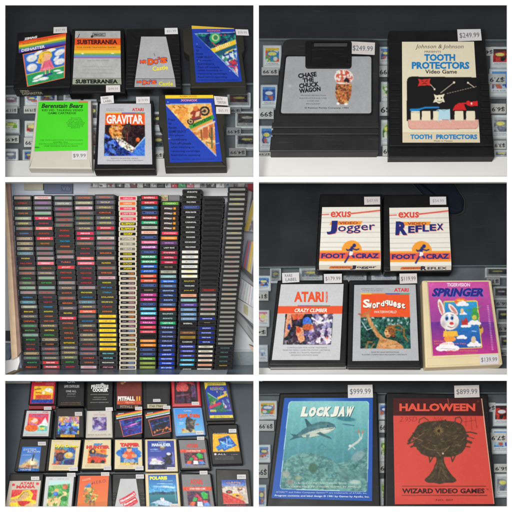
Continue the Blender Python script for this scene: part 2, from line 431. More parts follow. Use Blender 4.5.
# ================================================================== window one: seven cartridges
pl = counter(0, 'dark counter with a pale rail under the seven blue, silver and green cartridges', 177, (86, 83), (161, 157))
K1 = 'game cases under glass behind the seven cartridges'
for q, l, pal, sd, tq, tt, kw in (
    (Q(3, 95, 18.6, 105.6), 'white case with red writing under glass, above the 11.99 tag', GREYS, 3, Q(3, 106.5, 17.4, 113.4), '$11.99', dict(red='Afterb')),
    (Q(25, 94, 38.5, 105.2), 'blue case under glass, topmost between the white case and the green label', BLUES, 5, Q(23.8, 106, 37, 113.4), '$19.99', {}),
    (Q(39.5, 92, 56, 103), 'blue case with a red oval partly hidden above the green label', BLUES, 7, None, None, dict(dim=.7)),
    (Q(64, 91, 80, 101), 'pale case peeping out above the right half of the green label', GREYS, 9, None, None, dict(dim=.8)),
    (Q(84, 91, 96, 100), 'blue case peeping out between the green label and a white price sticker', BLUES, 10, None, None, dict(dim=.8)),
    (Q(3, 119.5, 18.8, 132), 'green case under glass, above the 4.99 tag at the left edge', GREENS, 11, Q(3, 135.4, 18.8, 143), '$4.99', {}),
    (Q(25, 121, 40, 136), 'beige case with a dark red mark, left of the putty cartridge', BEIGE, 13, Q(24, 137.5, 40, 147), '$9.99', {}),
    (Q(3, 149, 17.6, 163), 'grey case nearest the pale rail at the far left', GREYS, 15, None, None, {}),
    (Q(23, 150, 36, 163), 'blue-grey case by the lower left corner of the putty cartridge', BLUES, 17, None, None, dict(dim=.8)),
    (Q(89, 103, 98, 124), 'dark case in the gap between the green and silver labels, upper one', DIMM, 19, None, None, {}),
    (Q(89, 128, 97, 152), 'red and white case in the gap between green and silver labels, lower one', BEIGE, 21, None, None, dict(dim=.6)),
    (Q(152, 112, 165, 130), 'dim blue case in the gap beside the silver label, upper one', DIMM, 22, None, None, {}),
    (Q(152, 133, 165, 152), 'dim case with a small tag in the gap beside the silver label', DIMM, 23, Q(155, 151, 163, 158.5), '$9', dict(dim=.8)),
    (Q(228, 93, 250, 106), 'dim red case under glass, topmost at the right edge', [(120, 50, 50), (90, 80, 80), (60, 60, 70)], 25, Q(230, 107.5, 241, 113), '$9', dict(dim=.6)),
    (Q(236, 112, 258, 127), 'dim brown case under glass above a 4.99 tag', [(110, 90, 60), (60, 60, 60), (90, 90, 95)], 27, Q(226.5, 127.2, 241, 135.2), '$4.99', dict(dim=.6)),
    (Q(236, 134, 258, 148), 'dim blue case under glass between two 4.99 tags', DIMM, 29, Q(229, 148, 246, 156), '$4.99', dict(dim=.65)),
): case(pl, q, l, pal, sd, tq, tt, group=K1, **kw)

# -- tilted rainbow label
H = 15
c = body('black cartridge with a slanted rainbow banner over a girl among white plates', pl, [(17.5, 32), (70, 30), (70.5, 87.5), (13, 89.5)], H, BLACK)
a = Art([(18.9, 41.5), (66.2, 33), (65.6, 44.6), (18.6, 53.2)], (230, 90, 40), uv=True)
for i, cc in enumerate([(228, 78, 40), (238, 130, 38), (244, 200, 50), (110, 170, 80), (60, 90, 180), (88, 46, 150)]): a.rect(0, i*.17, 1, i*.17+.18, cc)
a.text('DISHASTER', .06, .70, .56, .95, WHT, .03)
a.text(22, .08, .22, .62, .36, (120, 50, 30), seed=2); a.text(16, .4, .10, .86, .2, (150, 60, 30), seed=3)
a.build('banner', pl, H+.3, parent=c)
a = Art([(22.5, 54.2), (65.6, 45.2), (64.8, 78), (27.2, 86.8)], (226, 110, 70), uv=True)
I = [(.025, .02), (.975, .02), (.975, .975), (.025, .975)]
a.poly(I, (52, 108, 200)).poly([(.025, .64), (.975, .62), (.975, .975), (.025, .975)], (40, 150, 92)).line([(.03, .645), (.97, .62)], .025, (222, 200, 60))
for i, (x, y, rx, ry, ro) in enumerate([(.2, .18, .13, .11, 0), (.36, .06, .12, .05, -30), (.18, .46, .13, .12, 0), (.86, .18, .13, .09, -20), (.78, .34, .09, .045, -40), (.86, .46, .13, .10, 0), (.66, .06, .12, .05, 0), (.38, .36, .1, .03, 20), (.3, .78, .14, .045, -15), (.44, .87, .14, .05, 5), (.24, .88, .1, .03, 0), (.8, .72, .1, .03, 10), (.88, .8, .1, .03, 0)]):
    a.ell(x, y, rx, ry, (206, 210, 214), rot=ro); a.ell(x, y, rx*.75, ry*.7, (240, 238, 232), rot=ro)
a.ell(.52, .2, .16, .16, (240, 196, 60)).ell(.40, .3, .07, .1, (238, 190, 66)).ell(.56, .26, .09, .12, (236, 176, 136))
a.poly([(.44, .36), (.64, .34), (.72, .58), (.36, .60)], (226, 104, 130)).ell(.54, .6, .19, .05, (232, 130, 150)).line([(.46, .36), (.42, .5)], .05, (236, 176, 136))
a.line([(.5, .62), (.5, .76)], .04, (236, 180, 140)).line([(.6, .62), (.6, .74)], .04, (236, 180, 140)).ell(.5, .79, .07, .035, (50, 60, 140)).ell(.62, .77, .06, .03, (50, 60, 140))
KL = (96, 60, 50)
for p_ in ([(.53, .235), (.55, .235)], [(.585, .235), (.605, .235)], [(.55, .30), (.585, .30)], [(.44, .14), (.5, .09), (.6, .09), (.66, .16)], [(.5, .12), (.46, .24)], [(.38, .24), (.42, .36)], [(.42, .26), (.38, .38)], [(.48, .42), (.44, .58)], [(.55, .42), (.55, .6)], [(.6, .42), (.66, .58)], [(.36, .60), (.54, .64), (.72, .59)]): a.line(p_, .009, KL, .8)
for i_, (x, y, rx, ry) in enumerate([(.2, .18, .13, .11), (.18, .46, .13, .12), (.86, .18, .13, .09), (.86, .46, .13, .10)]): a.ell(x+.02, y+.015, rx*.5, ry*.45, (214, 214, 218), .8)
a.noise(a.all(), .2, 14, 5); a.det = 14
a.build('label', pl, H+.3, parent=c)
a = Art([(24, 37.8), (38.5, 35.2), (38.5, 37.9), (24, 40.4)], (33, 32, 34), uv=True); a.text('ZIMAG', .02, .1, .9, .95, WHT, .04, slant=.15); a.build('lettering', pl, H+.25, parent=c)
ep, q = endquad(pl, H, (13, 89.5), (70.5, 87.5), .12, .8, .1, .5)
a = Art(q, (30, 29, 30), uv=True); a.text('ZIMAG', .02, .0, .4, .42, (190, 180, 150)); a.text('DISHASTER', .06, .5, .95, .98, (190, 180, 150)); a.build('end_label', ep, .3, parent=c)
sticker(c, pl, H+.8, [(53.6, 27.2), (66.8, 26.8), (67, 32.8), (53.4, 33.4)], None, seed=4)

# -- silver label with orange stripe
c = body('black cartridge with silver label under orange, yellow and blue stripes', pl, [(72, 28.5), (123.8, 28.2), (125.5, 93), (68.8, 93.2)], 13, BLACK, r=1)
prism('frame', pl.up(13), [(74, 29.6), (121.6, 29.6), (122.3, 86), (71.2, 86)], 0, 1.0, BLACK, c, bev=.4)
h = 14
a = Art([(75.3, 31), (120.3, 31), (121, 78), (72.8, 78)], (176, 176, 174))
P = a.all(); a.noise(P, 9, 22, 8); a.noise(P, 2.2, 18, 9)
for y0, y1, cc in ((38.2, 45.2, (226, 86, 34)), (45.2, 50.4, (236, 150, 40)), (50.4, 53.4, (236, 202, 60)), (53.4, 55, (120, 170, 90)), (55, 57, (100, 150, 200)), (57, 58.2, (150, 100, 160))): a.rect(60, y0, 130, y1, cc)
a.text('SUBTERRANEA', 77, 39.6, 117.2, 44.2, (60, 20, 22), .03); a.text(26, 77, 46.6, 116, 48, (120, 60, 30), seed=4)
a.rect(92.5, 32.8, 105.5, 36.6, (50, 50, 52)); a.rect(93.2, 33.4, 104.8, 36, (176, 176, 174)); a.text('IMAGIC', 94, 33.7, 104, 35.7, (40, 40, 42), .03); a.text('J', 77.4, 34, 79, 38, (40, 40, 42), slant=.4)
a.ell(92, 36.5, 1.2, 1.2, (40, 40, 42)); a.lines(86, 60, 110, 64, 1, (140, 140, 142), 5, fill=.3); a.lines(80, 66, 114, 76, 3, (158, 158, 160), 6, fill=.25)
a.ell(82.5, 53.6, 1.6, .5, (240, 240, 235)).ell(112.5, 53.4, 1.6, .5, (240, 240, 235))
a.build('label', pl, h+.3, FOIL, c)
a = Art([(72.8, 78.3), (121, 78.3), (121.4, 84.4), (72.4, 84.4)], (150, 158, 138), uv=True); a.noise(a.all(), .2, 22, 4); a.text('SUBTERRANEA', .06, .16, .93, .86, (28, 30, 28), .04)
a.build('end_label', pl, h+.2, FOIL, c)
prism('grip', pl.up(13), [(72.5, 87), (121, 87), (121.8, 91.6), (71.8, 91.6)], 0, .7, BLACK, c, bev=.4)
sticker(c, pl, h+.6, [(106, 85.3), (120, 85.1), (120.2, 92), (106, 92.2)], None, seed=5)

# -- trapezoid silver label
c = body('black ribbed cartridge with a grey tapered label and orange arched lettering', pl, [(126.8, 28.6), (179, 28), (181.8, 88.5), (125, 89.2)], 14, BLACK, r=1.4)
for i in range(9):
    y = 53.5+i*3.6
    prism('grip_ridge', pl.up(14), [(128+(-.2*i)*.4, y), (137.4-i*.5, y), (137-i*.5, y+2.6), (127.8-.1*i, y+2.6)], 0, .9, BLACK, c, bev=.35)
    prism('grip_ridge', pl.up(14), [(170.6+i*.62, y), (178.8+i*.2, y), (179+i*.2, y+2.6), (171+i*.62, y+2.6)], 0, .9, BLACK, c, bev=.35)
def mrdo(a, x0, y0, x1, y1, rise):
    n = 5; 
    for off, cc in ((.45, (44, 70, 130)), (0, (236, 92, 26))):
        for t, u0, u1, dy, hh in (('MR', .0, .25, .1, .45), ('D', .27, .48, .0, .9), ('O', .48, .63, .18, .7), ("'", .63, .68, 0, .3), ('S', .7, .95, .05, .85)):
            X0 = x0+(x1-x0)*u0; X1 = x0+(x1-x0)*u1; yy = y0+rise*(1-u0)+dy*(y1-y0)
            a.text(t, X0-off, yy-off, X1+off, yy+(y1-y0)*hh+off, cc, .05+off*.06)
a = Art([(141.2, 36.6), (166, 36.6), (174.9, 78.6), (135.3, 78.6)], (172, 172, 173)); a.noise(a.all(), 12, 12, 3); a.noise(a.all(), 2, 8, 4)
mrdo(a, 140.2, 56, 168.6, 63, 3.5); a.ell(161.5, 60, 1.6, 1.6, (240, 200, 60)); a.text('Castle', 152.4, 65.8, 168, 70.2, (240, 226, 60), .02, rot=-6); a.line([(154, 53.2), (155, 56)], .4, (80, 80, 84))
a.build('label', pl, 14.3, FOIL, c)
a = Art([(135.2, 79), (175, 79), (175.8, 87), (134.4, 87)], (158, 158, 156)); a.noise(a.all(), 5, 12, 6); mrdo(a, 137, 79.8, 157.5, 84.5, .6); a.text('Castle', 158.8, 81.6, 173, 85.6, (226, 214, 60), .02)
a.build('end_label', pl, 14.2, FOIL, c)
sticker(c, pl, 14.8, [(164.6, 28), (177.4, 27.8), (178, 34), (164.8, 34.3)], None, seed=6)

XT = ['Press', 'to', 'Reset', 'GAME SELECT', 'for player', 'numbers', 'Turn off console', 'when inserting or', 'removing cartridge', 'Read before operating']
# -- blue labels with the diagonal picture
def xonox(lbl, outer, lab, tri, pal1, ribbon, rcol, seed, stk, moto=False):
    H = 15; c = body(lbl, pl, outer, H, OLIVE, r=1.2)
    a = Art(lab, (32, 62, 168)); P = a.all(); a.noise(P, 14, 14, seed); a.noise(P, 2, 7, seed+1)
    (x0, y0), (x1, y1), (x2, y2), (x3, y3) = lab
    a.poly([(tri[0][0]-1.2, tri[0][1]-.8), (tri[1][0]+.4, tri[1][1]-.8), (tri[2][0]+.3, tri[2][1]+2)], (150, 176, 215))
    a.vgrad(tri, pal1[0], pal1[1])
    return c, a, H
c, a, H = xonox('black winged cartridge with blue label and teal diagonal picture, upper right', [(182.2, 28.6), (191, 26.2), (236, 27.5), (243, 28.2), (244.6, 50), (242, 53), (246.6, 87), (190.7, 88), (188.9, 55), (183.6, 51)],
    [(191.9, 28.9), (234.6, 28.9), (242, 81.6), (196, 82.4)], [(195.6, 34.2), (235.2, 32.6), (238, 75)], [(30, 110, 110), (40, 60, 110)], None, None, 11, None)
T = [(195.6, 34.2), (235.2, 32.6), (238, 75)]
up = [(195.6, 34.2), (235.2, 32.6), (235.5, 41), (211, 49)]
a.cells(up, [(20, 70, 90), (30, 120, 110), (24, 40, 80), (40, 150, 130), (20, 50, 110)], 3, 12)
a.ell(215, 38, 5.6, 5.2, (40, 160, 110)).ell(215.4, 37.6, 3.8, 3.6, (190, 210, 140)).ell(215.6, 37.6, 2.2, 2.4, (60, 130, 90)).line([(212, 42), (216, 46), (219, 44.5)], 1.0, (200, 90, 50))
a.ell(220.8, 35.2, 1, .8, (200, 60, 60)).ell(225, 35, 1, .8, (200, 60, 60)).line([(222, 40), (229, 38)], .7, (30, 40, 60))
lo = [(219, 56), (236.3, 48), (238, 75)]
a.cells(lo, [(200, 215, 225), (60, 110, 190), (170, 190, 200), (40, 60, 130), (220, 225, 230), (60, 140, 110)], 2.2, 14)
a.cells([(228, 62), (237, 58), (238, 75)], [(200, 60, 70), (120, 50, 90), (220, 200, 200), (60, 80, 150)], 2, 15)
a.line([(226, 52.5), (233, 49.4)], 1.1, (240, 200, 60)); a.line([(228, 66), (237, 67)], .9, (220, 60, 100))
a.poly([(210.4, 49), (235.4, 39.4), (236.2, 44), (214, 52.6)], (236, 196, 50)); a.text('ARTILLERY', 215, 44.2, 231, 48, (250, 240, 200), rot=-20)
a.text('XONOX', 206.8, 29.9, 220.6, 31.6, (230, 120, 120), .02)
for i, (w_, n) in enumerate(((6, 4), (3, 2), (7, 5), (16, 11), (15, 10), (17, 12), (22, 15), (25, 17), (29, 20), (29, 20))): a.text(XT[i], 195.8+i*.25, 46.0+i*3.35, 195.8+i*.25+w_, 48+i*3.35, (20, 30, 84), .01)
a.text(34, 198, 79.4, 238, 80.6, (22, 34, 92), seed=90)
a.ell(197, 44, .3, .3, WHT).ell(199, 61, .4, .4, WHT).ell(230, 71, .3, .5, WHT)
a.build('label', pl, H+.3, parent=c)
a = Art([(192, 26), (201, 26.6), (233, 28), (234.5, 29), (192, 29)], (222, 180, 50), uv=False) if False else Art([(191.6, 25.6), (233.6, 28.2), (234.4, 29.2), (191.8, 29.2)], (218, 182, 56)); a.build('top_tab', pl, H+.2, parent=c)
prism('lip', pl, [(190, 87.5), (247, 86.6), (247.4, 90.4), (190.4, 91.4)], .1, 7, BLACK, c, bev=.5)
sticker(c, pl, H+.8, [(235.3, 29.2), (248, 29.6), (249, 35.6), (236.4, 35.2)], None, seed=7)

c, a, H = xonox('black winged cartridge with blue label and orange desert motorcycle picture', [(159, 95.5), (167, 93.8), (217, 94.6), (222.8, 104), (225.6, 122), (223.6, 126.5), (226.8, 167), (164.9, 167.6), (161.9, 129), (158.6, 125)],
    [(165.2, 95.3), (213, 95), (222.2, 161.5), (169.9, 162.6)], [(165.8, 104.9), (210.8, 103.6), (216, 154.6)], [(232, 160, 74), (222, 140, 70)], None, None, 21, None)
a.rect(160, 94, 225, 98.4, (240, 204, 46)); a.text('ROBIN HOOD', 180, 95.6, 197, 97.2, (200, 120, 40), .02); a.text('XONOX', 180.6, 99.2, 197.4, 101.4, (236, 150, 160), .03)
up = [(165.8, 104.9), (210.8, 103.6), (213.5, 118), (187, 128.5)]
a.cells(up, [(238, 176, 90), (228, 150, 66), (240, 196, 120)], 5, 23)
a.line([(173, 106.6), (175, 108)], .7, (120, 60, 30)).line([(178, 106.2), (180.6, 107.8)], .7, (120, 60, 30)).line([(183, 106.8), (185.6, 108.2)], .7, (120, 60, 30))
for x, y, r in ((204.6, 111, 5), (190.6, 121.6, 3.4)): a.ell(x, y, r, r*.95, (34, 30, 34)).ell(x, y, r*.68, r*.62, (200, 160, 110)).ell(x, y, r*.3, r*.3, (60, 50, 50))
a.poly([(190, 113), (197, 107), (202, 112), (200, 119), (193, 121)], (150, 60, 46)).ell(195.6, 108.6, 2.6, 2.4, (214, 120, 60)).line([(192, 115), (189, 119)], 1.6, (230, 190, 120)).line([(198, 113), (204, 111)], 1.2, (60, 50, 60)).line([(194, 120), (201, 118)], 1.4, (60, 60, 90)).poly([(196, 112), (200, 111), (199, 116), (195, 117)], (224, 190, 150))
lo = [(192, 132), (214.4, 122), (216, 154.6)]
a.cells(lo, [(226, 160, 90), (240, 190, 120), (206, 126, 66)], 3, 24)
a.poly([(203, 127), (208, 127), (208, 138), (203, 138)], (180, 96, 60)).poly([(209, 125), (213, 124), (213.4, 140), (210, 140)], (190, 104, 66)).line([(211.6, 128), (212, 148)], 1.3, (60, 90, 60)).line([(209.4, 133), (209.6, 137), (211.8, 138)], .9, (60, 90, 60)).line([(201, 130), (202, 140)], 1.2, (110, 80, 50)).line([(206, 142), (213, 144)], 1.2, (120, 120, 70))
a.poly([(188.6, 126), (213, 114.6), (214.6, 118.4), (190.8, 129)], (60, 150, 60)); a.text('MOTOCROSS', 192, 120, 212, 123, (30, 90, 40), .03, rot=-24.5)
a.poly([(197, 128.6), (215, 120.6), (215.3, 122), (198, 130.2)], (214, 200, 190))
for i, (w_, n) in enumerate(((7, 4), (3, 2), (8, 5), (17, 9), (15, 9), (17, 10), (21, 13), (24, 15), (29, 18), (29, 18))): a.text(XT[i], 168+i*.35, 118.4+i*3.95, 168+i*.35+w_, 120.8+i*3.95, (20, 30, 84), .01)
a.text(34, 172, 158.6, 215, 159.8, (22, 34, 92), seed=190); a.line([(167, 138.6), (171, 139)], .4, WHT).ell(168, 102, .5, .4, WHT).line([(214, 144), (219, 143)], .5, (170, 190, 220))
a.build('label', pl, H+.3, parent=c)
prism('lip', pl, [(165, 167.4), (227, 166.6), (226.6, 170), (165.4, 171)], .1, 7, BLACK, c, bev=.5)
sticker(c, pl, H+.8, [(213.8, 96), (227.4, 97), (228.4, 105.6), (215, 104.8)], two=True, seed=2)
sticker(c, pl, H+.8, [(216, 106.8), (230, 107.2), (230.2, 114), (216.2, 113.8)], None, seed=8)

# -- putty cartridge with green label
H = 12
c = body('putty coloured cartridge with a bright green label', pl, [(36.8, 100.2), (91, 99.8), (92, 168.8), (28.6, 168.2)], H, PUTTY, inner=[(38.4, 100.9), (88.6, 100.9), (88.4, 151), (34, 152)], rec=.8, r=.8, rin=.3)
a = Art([(38.7, 101), (88, 101), (87.9, 150.2), (34.4, 151.4)], (74, 208, 40)); a.noise(a.all(), 16, 8, 4)
a.text('Berenstain Bears', 42, 103.6, 83, 108, (20, 30, 20), .02, slant=.3)
a.text('KID VID  TALKING VIDEO', 42, 109.2, 83, 111.2, (24, 70, 20), .01); a.text('GAME CARTRIDGE', 48, 112, 76, 114.2, (24, 70, 20), .01)
a.rect(78.4, 100, 88, 102.6, (214, 100, 40)); a.rect(38, 100, 48, 101.4, (40, 110, 30)); a.line([(34.8, 147.4), (39, 147.4)], 1, (40, 110, 30))
for i, (x0, x1) in enumerate(((71, 81), (69, 82), (68, 83), (66, 85), (67, 84), (68, 83), (71, 80))): a.text(9, x0, 117.4+i*1.62, x1, 118.5+i*1.62, (40, 120, 30), seed=60+i)
for i, (x0, x1) in enumerate(((40, 83), (53, 68), (39, 83), (44, 78))): a.text(30 if x1-x0 > 20 else 10, x0, 139.6+i*1.95, x1, 140.8+i*1.95, (40, 110, 30), seed=70+i)
a.build('label', pl, H-.5, parent=c)
prism('foot', pl, [(29, 168.4), (92.2, 169), (91.6, 170.8), (29.8, 170.2)], .1, 4, mat('brown_foot', (120, 108, 92), .6), c, bev=.4)
sticker(c, pl, H+.6, [(71.8, 151.2), (86.9, 151.2), (87, 159.4), (71.9, 159.8)], '$9.99', seed=9)

# -- silver label, orange title
H = 14
c = body('black cartridge with silver label, orange title band and planet picture', pl, [(97.6, 101), (153.2, 100.4), (155.8, 170), (93.8, 170.4)], H, BLACK, inner=[(99.2, 103), (151.4, 103), (152.8, 165), (96.8, 165)], r=1.4, rin=.7)
a = Art([(99.8, 103.7), (150.8, 103.7), (152.2, 164.4), (97.5, 164.4)], (186, 186, 190)); a.noise(a.all(), 20, 10, 4); a.noise(a.all(), 1.6, 10, 5)
R_ = (206, 60, 50); a.text('ATARI', 132, 108, 143.6, 111.2, R_, .03); a.lines(105.6, 108.6, 124, 111.6, 2, (110, 110, 116), 9, strokes=16, fill=.5)
a.line([(105.4, 113), (122, 113)], .9, (230, 190, 60)); a.line([(122, 113), (144.5, 113)], .9, (70, 90, 170)); a.line([(136, 113), (144.5, 113)], .9, (60, 150, 130))
a.poly([(105.4, 113.6), (144.6, 113.6), (144.7, 124.8), (105.1, 124.8)], (232, 88, 32)); a.text('GRAVITAR', 106.4, 114.8, 143.2, 123.8, (240, 232, 226), .03)
pic = [(105.1, 124.8), (144.7, 124.8), (144.9, 155.8), (104, 155.8)]
a.poly(pic, (38, 22, 24)); a.ell(116.6, 130.6, 7.6, 7, (206, 120, 46)).ell(115.5, 127.6, 3, 2.6, (90, 50, 30)).cells([(110, 126), (124, 126), (126, 138), (112, 139)], [(214, 130, 50), (240, 170, 80), (120, 60, 30), (230, 200, 150)], 2, 31, .8)
a.ell(126.5, 130, 4, 8, (60, 40, 36), rot=20); a.ell(137.8, 139.6, 2, 2, (232, 100, 40)); a.line([(127.4, 133.4), (127.4, 141)], .5, (200, 70, 50))
a.poly([(104.4, 133), (116, 141), (130, 151.6), (136, 155.8), (104, 155.8)], (36, 66, 160)).cells([(104.4, 133), (116, 141), (130, 151.6), (136, 155.8), (104, 155.8)], [(36, 66, 170), (24, 40, 110), (80, 120, 210), (20, 26, 60)], 3, 33)
a.poly([(134, 150), (144.9, 136), (144.9, 155.8), (130, 155.8)], (60, 110, 200)).line([(133, 150.4), (144.6, 137.4)], .8, (190, 220, 230))
a.cells([(114, 137), (120, 138), (136, 148.6), (132, 152.6), (120, 146)], [(238, 238, 228), (214, 206, 170), (120, 110, 90), (230, 230, 240)], 1.5, 35)
a.poly([(116, 151), (124, 147), (126, 152), (118, 155)], (26, 40, 110)); a.lines(108, 148.5, 120, 154.5, 3, (90, 120, 200), 44, strokes=12, fill=.35); a.det = 34; a.detP = pic
a.text(22, 111, 157.8, 138, 158.9, (110, 110, 116), seed=41); a.text(34, 106.6, 160, 143, 161, (110, 110, 116), seed=42)
a.build('label', pl, H-1.0, FOIL, c)
prism('foot', pl, [(94.4, 170.4), (155.6, 170), (155.2, 172.2), (95, 172.6)], .1, 5, DARKG, c, bev=.4)
sticker(c, pl, H+.8, [(100.4, 96.6), (113.4, 95.4), (114, 103), (101, 104)], two=True, seed=1)
sticker(c, pl, H+.8, [(136, 96.9), (149.7, 96.7), (149.8, 103.3), (136.2, 103.5)], None, seed=10)

# ================================================================== window two: two big cartridges
pl = counter(1, 'dark counter with a pale rail under the round-cornered and the toothbrush cartridges', 176.8, (38.2, 39.4), (156, 156.5), railmat=RAILW)
K2 = 'game cases under glass behind the two big cartridges'
for q, l, pal, sd, tq, tt, kw in (
    (Q(263.5, 45.5, 281, 68), 'white case with a rainbow oval, top left beside the round-cornered cartridge', RAIN, 103, Q(261.6, 67.2, 278.5, 75.2), '$9.99', {}),
    (Q(261, 85, 277, 107.2), 'navy case with red lettering, below the upside-down 2 tag at the left', BLUES, 105, Q(259, 108.2, 273.6, 119), '$99', {}),
    (Q(260, 126, 273, 150), 'pale blue case, lowest at the left of the round-cornered cartridge', BLUES, 107, Q(258, 152, 271, 156), '$7.99', {}),
    (Q(379.5, 47, 392, 63.8), 'blue case with a star, topmost in the gap between the two big cartridges', BLUES, 109, Q(378.6, 65.6, 392, 77), '$99', {}),
    (Q(381.5, 82, 392, 101), 'green case in the middle of the gap between the two big cartridges', GREENS, 111, Q(379.6, 102, 392, 115.8), '$9', {}),
    (Q(381.5, 120, 392, 144), 'green case, lowest in the gap between the two big cartridges', GREENS, 113, Q(382.6, 145.6, 392, 156), '$9', {}),
    (Q(491, 47, 509, 67.4), 'white case with a red racing car at the top right edge', [(170, 30, 30), (60, 30, 30), (210, 60, 50), (30, 30, 34)], 115, Q(485.5, 47, 493.4, 55.8), '$4', {}),
    (Q(490, 69, 509, 96), 'clear case with a red strip and blue cover, right of the toothbrush cartridge', BLUES, 117, Q(488.4, 73.8, 505.8, 84.2), '$7.9', {}),
    (Q(492, 115, 509, 138), 'grey case between two tags at the right edge beside the toothbrush cartridge', GREYS, 119, Q(490.6, 103.6, 506, 113.6), '$6.9', {}),
    (Q(494, 150, 509, 158), 'pale case lowest at the right edge, beneath the last tag', GREYS, 121, Q(493.6, 140.6, 506.2, 149.2), '$3.9', {}),
): case(pl, q, l, pal, sd, tq, tt, group=K2, **kw)

SHELL = mat('worn_black_plastic', (36, 35, 36), .42, .15, 6, .08, .3, scratch=.03)
H = 14
c = body('large black round-cornered cartridge with a finger recess and silver label', pl, [(283.3, 38.2), (379.6, 38.8), (378.8, 151.4), (270.6, 151.6)], H, SHELL, r=[8, 8, 1.2, 1.2], bev=1.6)
sil = (158, 159, 161)
a = Art([(286.2, 56.4), (371.4, 56.4), (371.4, 113.4), (280.6, 113.4)], sil); a.noise(a.all(), 26, 14, 3); a.noise(a.all(), 4, 9, 4); a.noise(a.all(), 1.3, 8, 6)
# rounded corners: the plastic rim laps over the foil
a.ell(356, 88, 7, 5, (150, 150, 152), .5, soft=.8); a.ell(290, 86, 3, 2, (200, 200, 202), .5, soft=.8)
INKB = (26, 26, 28)
for t, x0, y0, x1, y1 in (('CHASE', 298, 72.6, 316.6, 77.4), ('THE', 302.6, 77.8, 313.8, 82.2), ('CHUCK', 299, 82.6, 319, 87.4), ('WAGON', 299, 87.6, 320.6, 92.2)): a.text(t, x0, y0, x1, y1, INKB, .035, rot=-6)
for i, (x0, x1) in enumerate(((301, 326), (299.5, 326.5), (307, 319), (306, 320))): a.text(18 if x1-x0 > 20 else 9, x0, 94.8+i*2.8, x1, 96+i*2.8, (90, 90, 94), seed=200+i)
a.text('© Ralston Purina Company, 1983', 304.6, 107, 348.4, 109, (40, 40, 44), .005)
a.ell(343.8, 77.2, 9.4, 7.6, (232, 226, 218))
a.cells([(336, 71), (341, 69.6), (350, 71), (353, 78), (350, 83), (336, 82)], [(196, 84, 64), (226, 220, 212), (204, 110, 84), (230, 224, 218)], 1.9, 51)
a.poly([(337, 84), (352, 84), (351, 96), (347, 104), (339, 104), (335.6, 95)], (196, 100, 46)).cells([(336, 84), (352, 84), (351, 96), (347, 104), (339, 104), (335, 95)], [(180, 92, 54), (130, 76, 50), (206, 160, 90), (84, 56, 46), (190, 116, 70)], 1.3, 52, .85)
a.ell(346.6, 80.8, 2.6, 2.8, (44, 36, 40)).ell(346.4, 83.2, 1.5, 1.4, (224, 170, 130)); a.ell(338, 103.6, 1.6, 1.2, (236, 232, 226)).ell(346, 104, 1.8, 1.2, (236, 232, 226))
a.build('label', pl, H+.62, FOIL, c)
prism('label_rim', pl.up(H), [(284.8, 54.8), (373, 54.8), (373, 115), (279.2, 115)], 0, .9, BLACK, c, bev=.4, inner=[(286.3, 56.3), (371.3, 56.3), (371.3, 113.4), (280.7, 113.4)], rec=.5, r=3.2, rin=2.6)
prism('finger_recess', pl.up(H), [(305.4, 40.2), (352, 40.4), (351.6, 67.8), (305.4, 67.8)], 0, 2.6, BLACK, c, bev=.6, inner=[(311.2, 42), (349.6, 42), (347.8, 63.4), (310.8, 63.4)], rec=1.6, r=3, rin=.5)
prism('recess_ledge', pl.up(H), [(314, 43), (347.6, 43), (347, 46.2), (313.8, 46.2)], .9, 1.7, mat('recess_grey', (58, 58, 60), .5), c, bev=.3)
prism('rib', pl.up(H), [(272.4, 122.2), (378.9, 122.2), (378.9, 127.6), (271.6, 127.6)], 0, 1.5, SHELL, c, bev=.7)
prism('rib', pl.up(H), [(271.8, 129.8), (378.8, 129.8), (378.8, 134.4), (271, 134.4)], 0, 1.5, SHELL, c, bev=.7)
prism('grip', pl.up(H), [(270.9, 136.6), (378.8, 136.6), (378.7, 151.2), (269.6, 151.2)], 0, 1.7, SHELL, c, bev=.8)
sticker(c, pl, H+1.9, [(351, 41.4), (375, 42.6), (374.6, 54.9), (350.6, 53.8)], '$249.99', seed=11)

H = 15
c = body('black ribbed cartridge with a cream label showing teeth and a blue toothbrush', pl, [(389, 30.6), (484.4, 29), (494, 146), (389, 146.4)], H, BLACK, r=1.5)
prism('lip', pl, [(389, 146.6), (494, 146.2), (494.6, 156.6), (389, 157)], .1, 12.6, BLACK, c, bev=.8)
for i in range(10):
    y = 80+i*5.6; s = (y-29)/117*9.6
    prism('grip_ridge', pl.up(H), [(390.2, y), (400, y), (400, y+4.2), (390.2, y+4.2)], 0, .9, BLACK, c, bev=.4)
    prism('grip_ridge', pl.up(H), [(478.4+s*.4, y), (483.6+s, y), (484+s, y+4.2), (478.6+s*.4, y+4.2)], 0, .9, BLACK, c, bev=.4)
CR = (226, 216, 188)
a = Art([(402, 41.8), (474, 41.6), (480, 142.6), (402.5, 142.6)], CR, res=2.6); a.noise(a.all(), 18, 6, 4); a.noise(a.all(), 2, 4, 5)
a.rect(400, 132.6, 482, 142.8, (214, 200, 170)); a.line([(400, 132.8), (482, 132.4)], .5, (196, 182, 150))
a.text('Johnson & Johnson', 416, 44.4, 463.4, 49.6, (44, 40, 40), -.005, slant=.25); a.text('PRESENTS', 424.6, 50.8, 441, 52.6, (60, 56, 56))
BL_ = (30, 126, 190); a.text('TOOTH', 424.2, 54, 455.2, 61, BL_, .035); a.text('PROTECTORS', 411.8, 61.8, 469.4, 69, BL_, .035); a.text('Video Game', 425.2, 69.6, 457, 73.6, (40, 34, 34), .012)
K = (24, 22, 22); a.poly(rnd([(407, 76.5), (477.6, 77.4), (479, 121), (406.6, 121)], [5, .1, .1, .1]), K)
for i, x in enumerate((411, 421.8, 433.2, 454.6, 466.2)): a.poly(rnd([(x, 111), (x+8.8, 111), (x+9, 121), (x-.2, 121)], .8), (230, 220, 190))
a.line([(411.2, 112.4), (419.4, 112.6)], .3, (90, 80, 70))
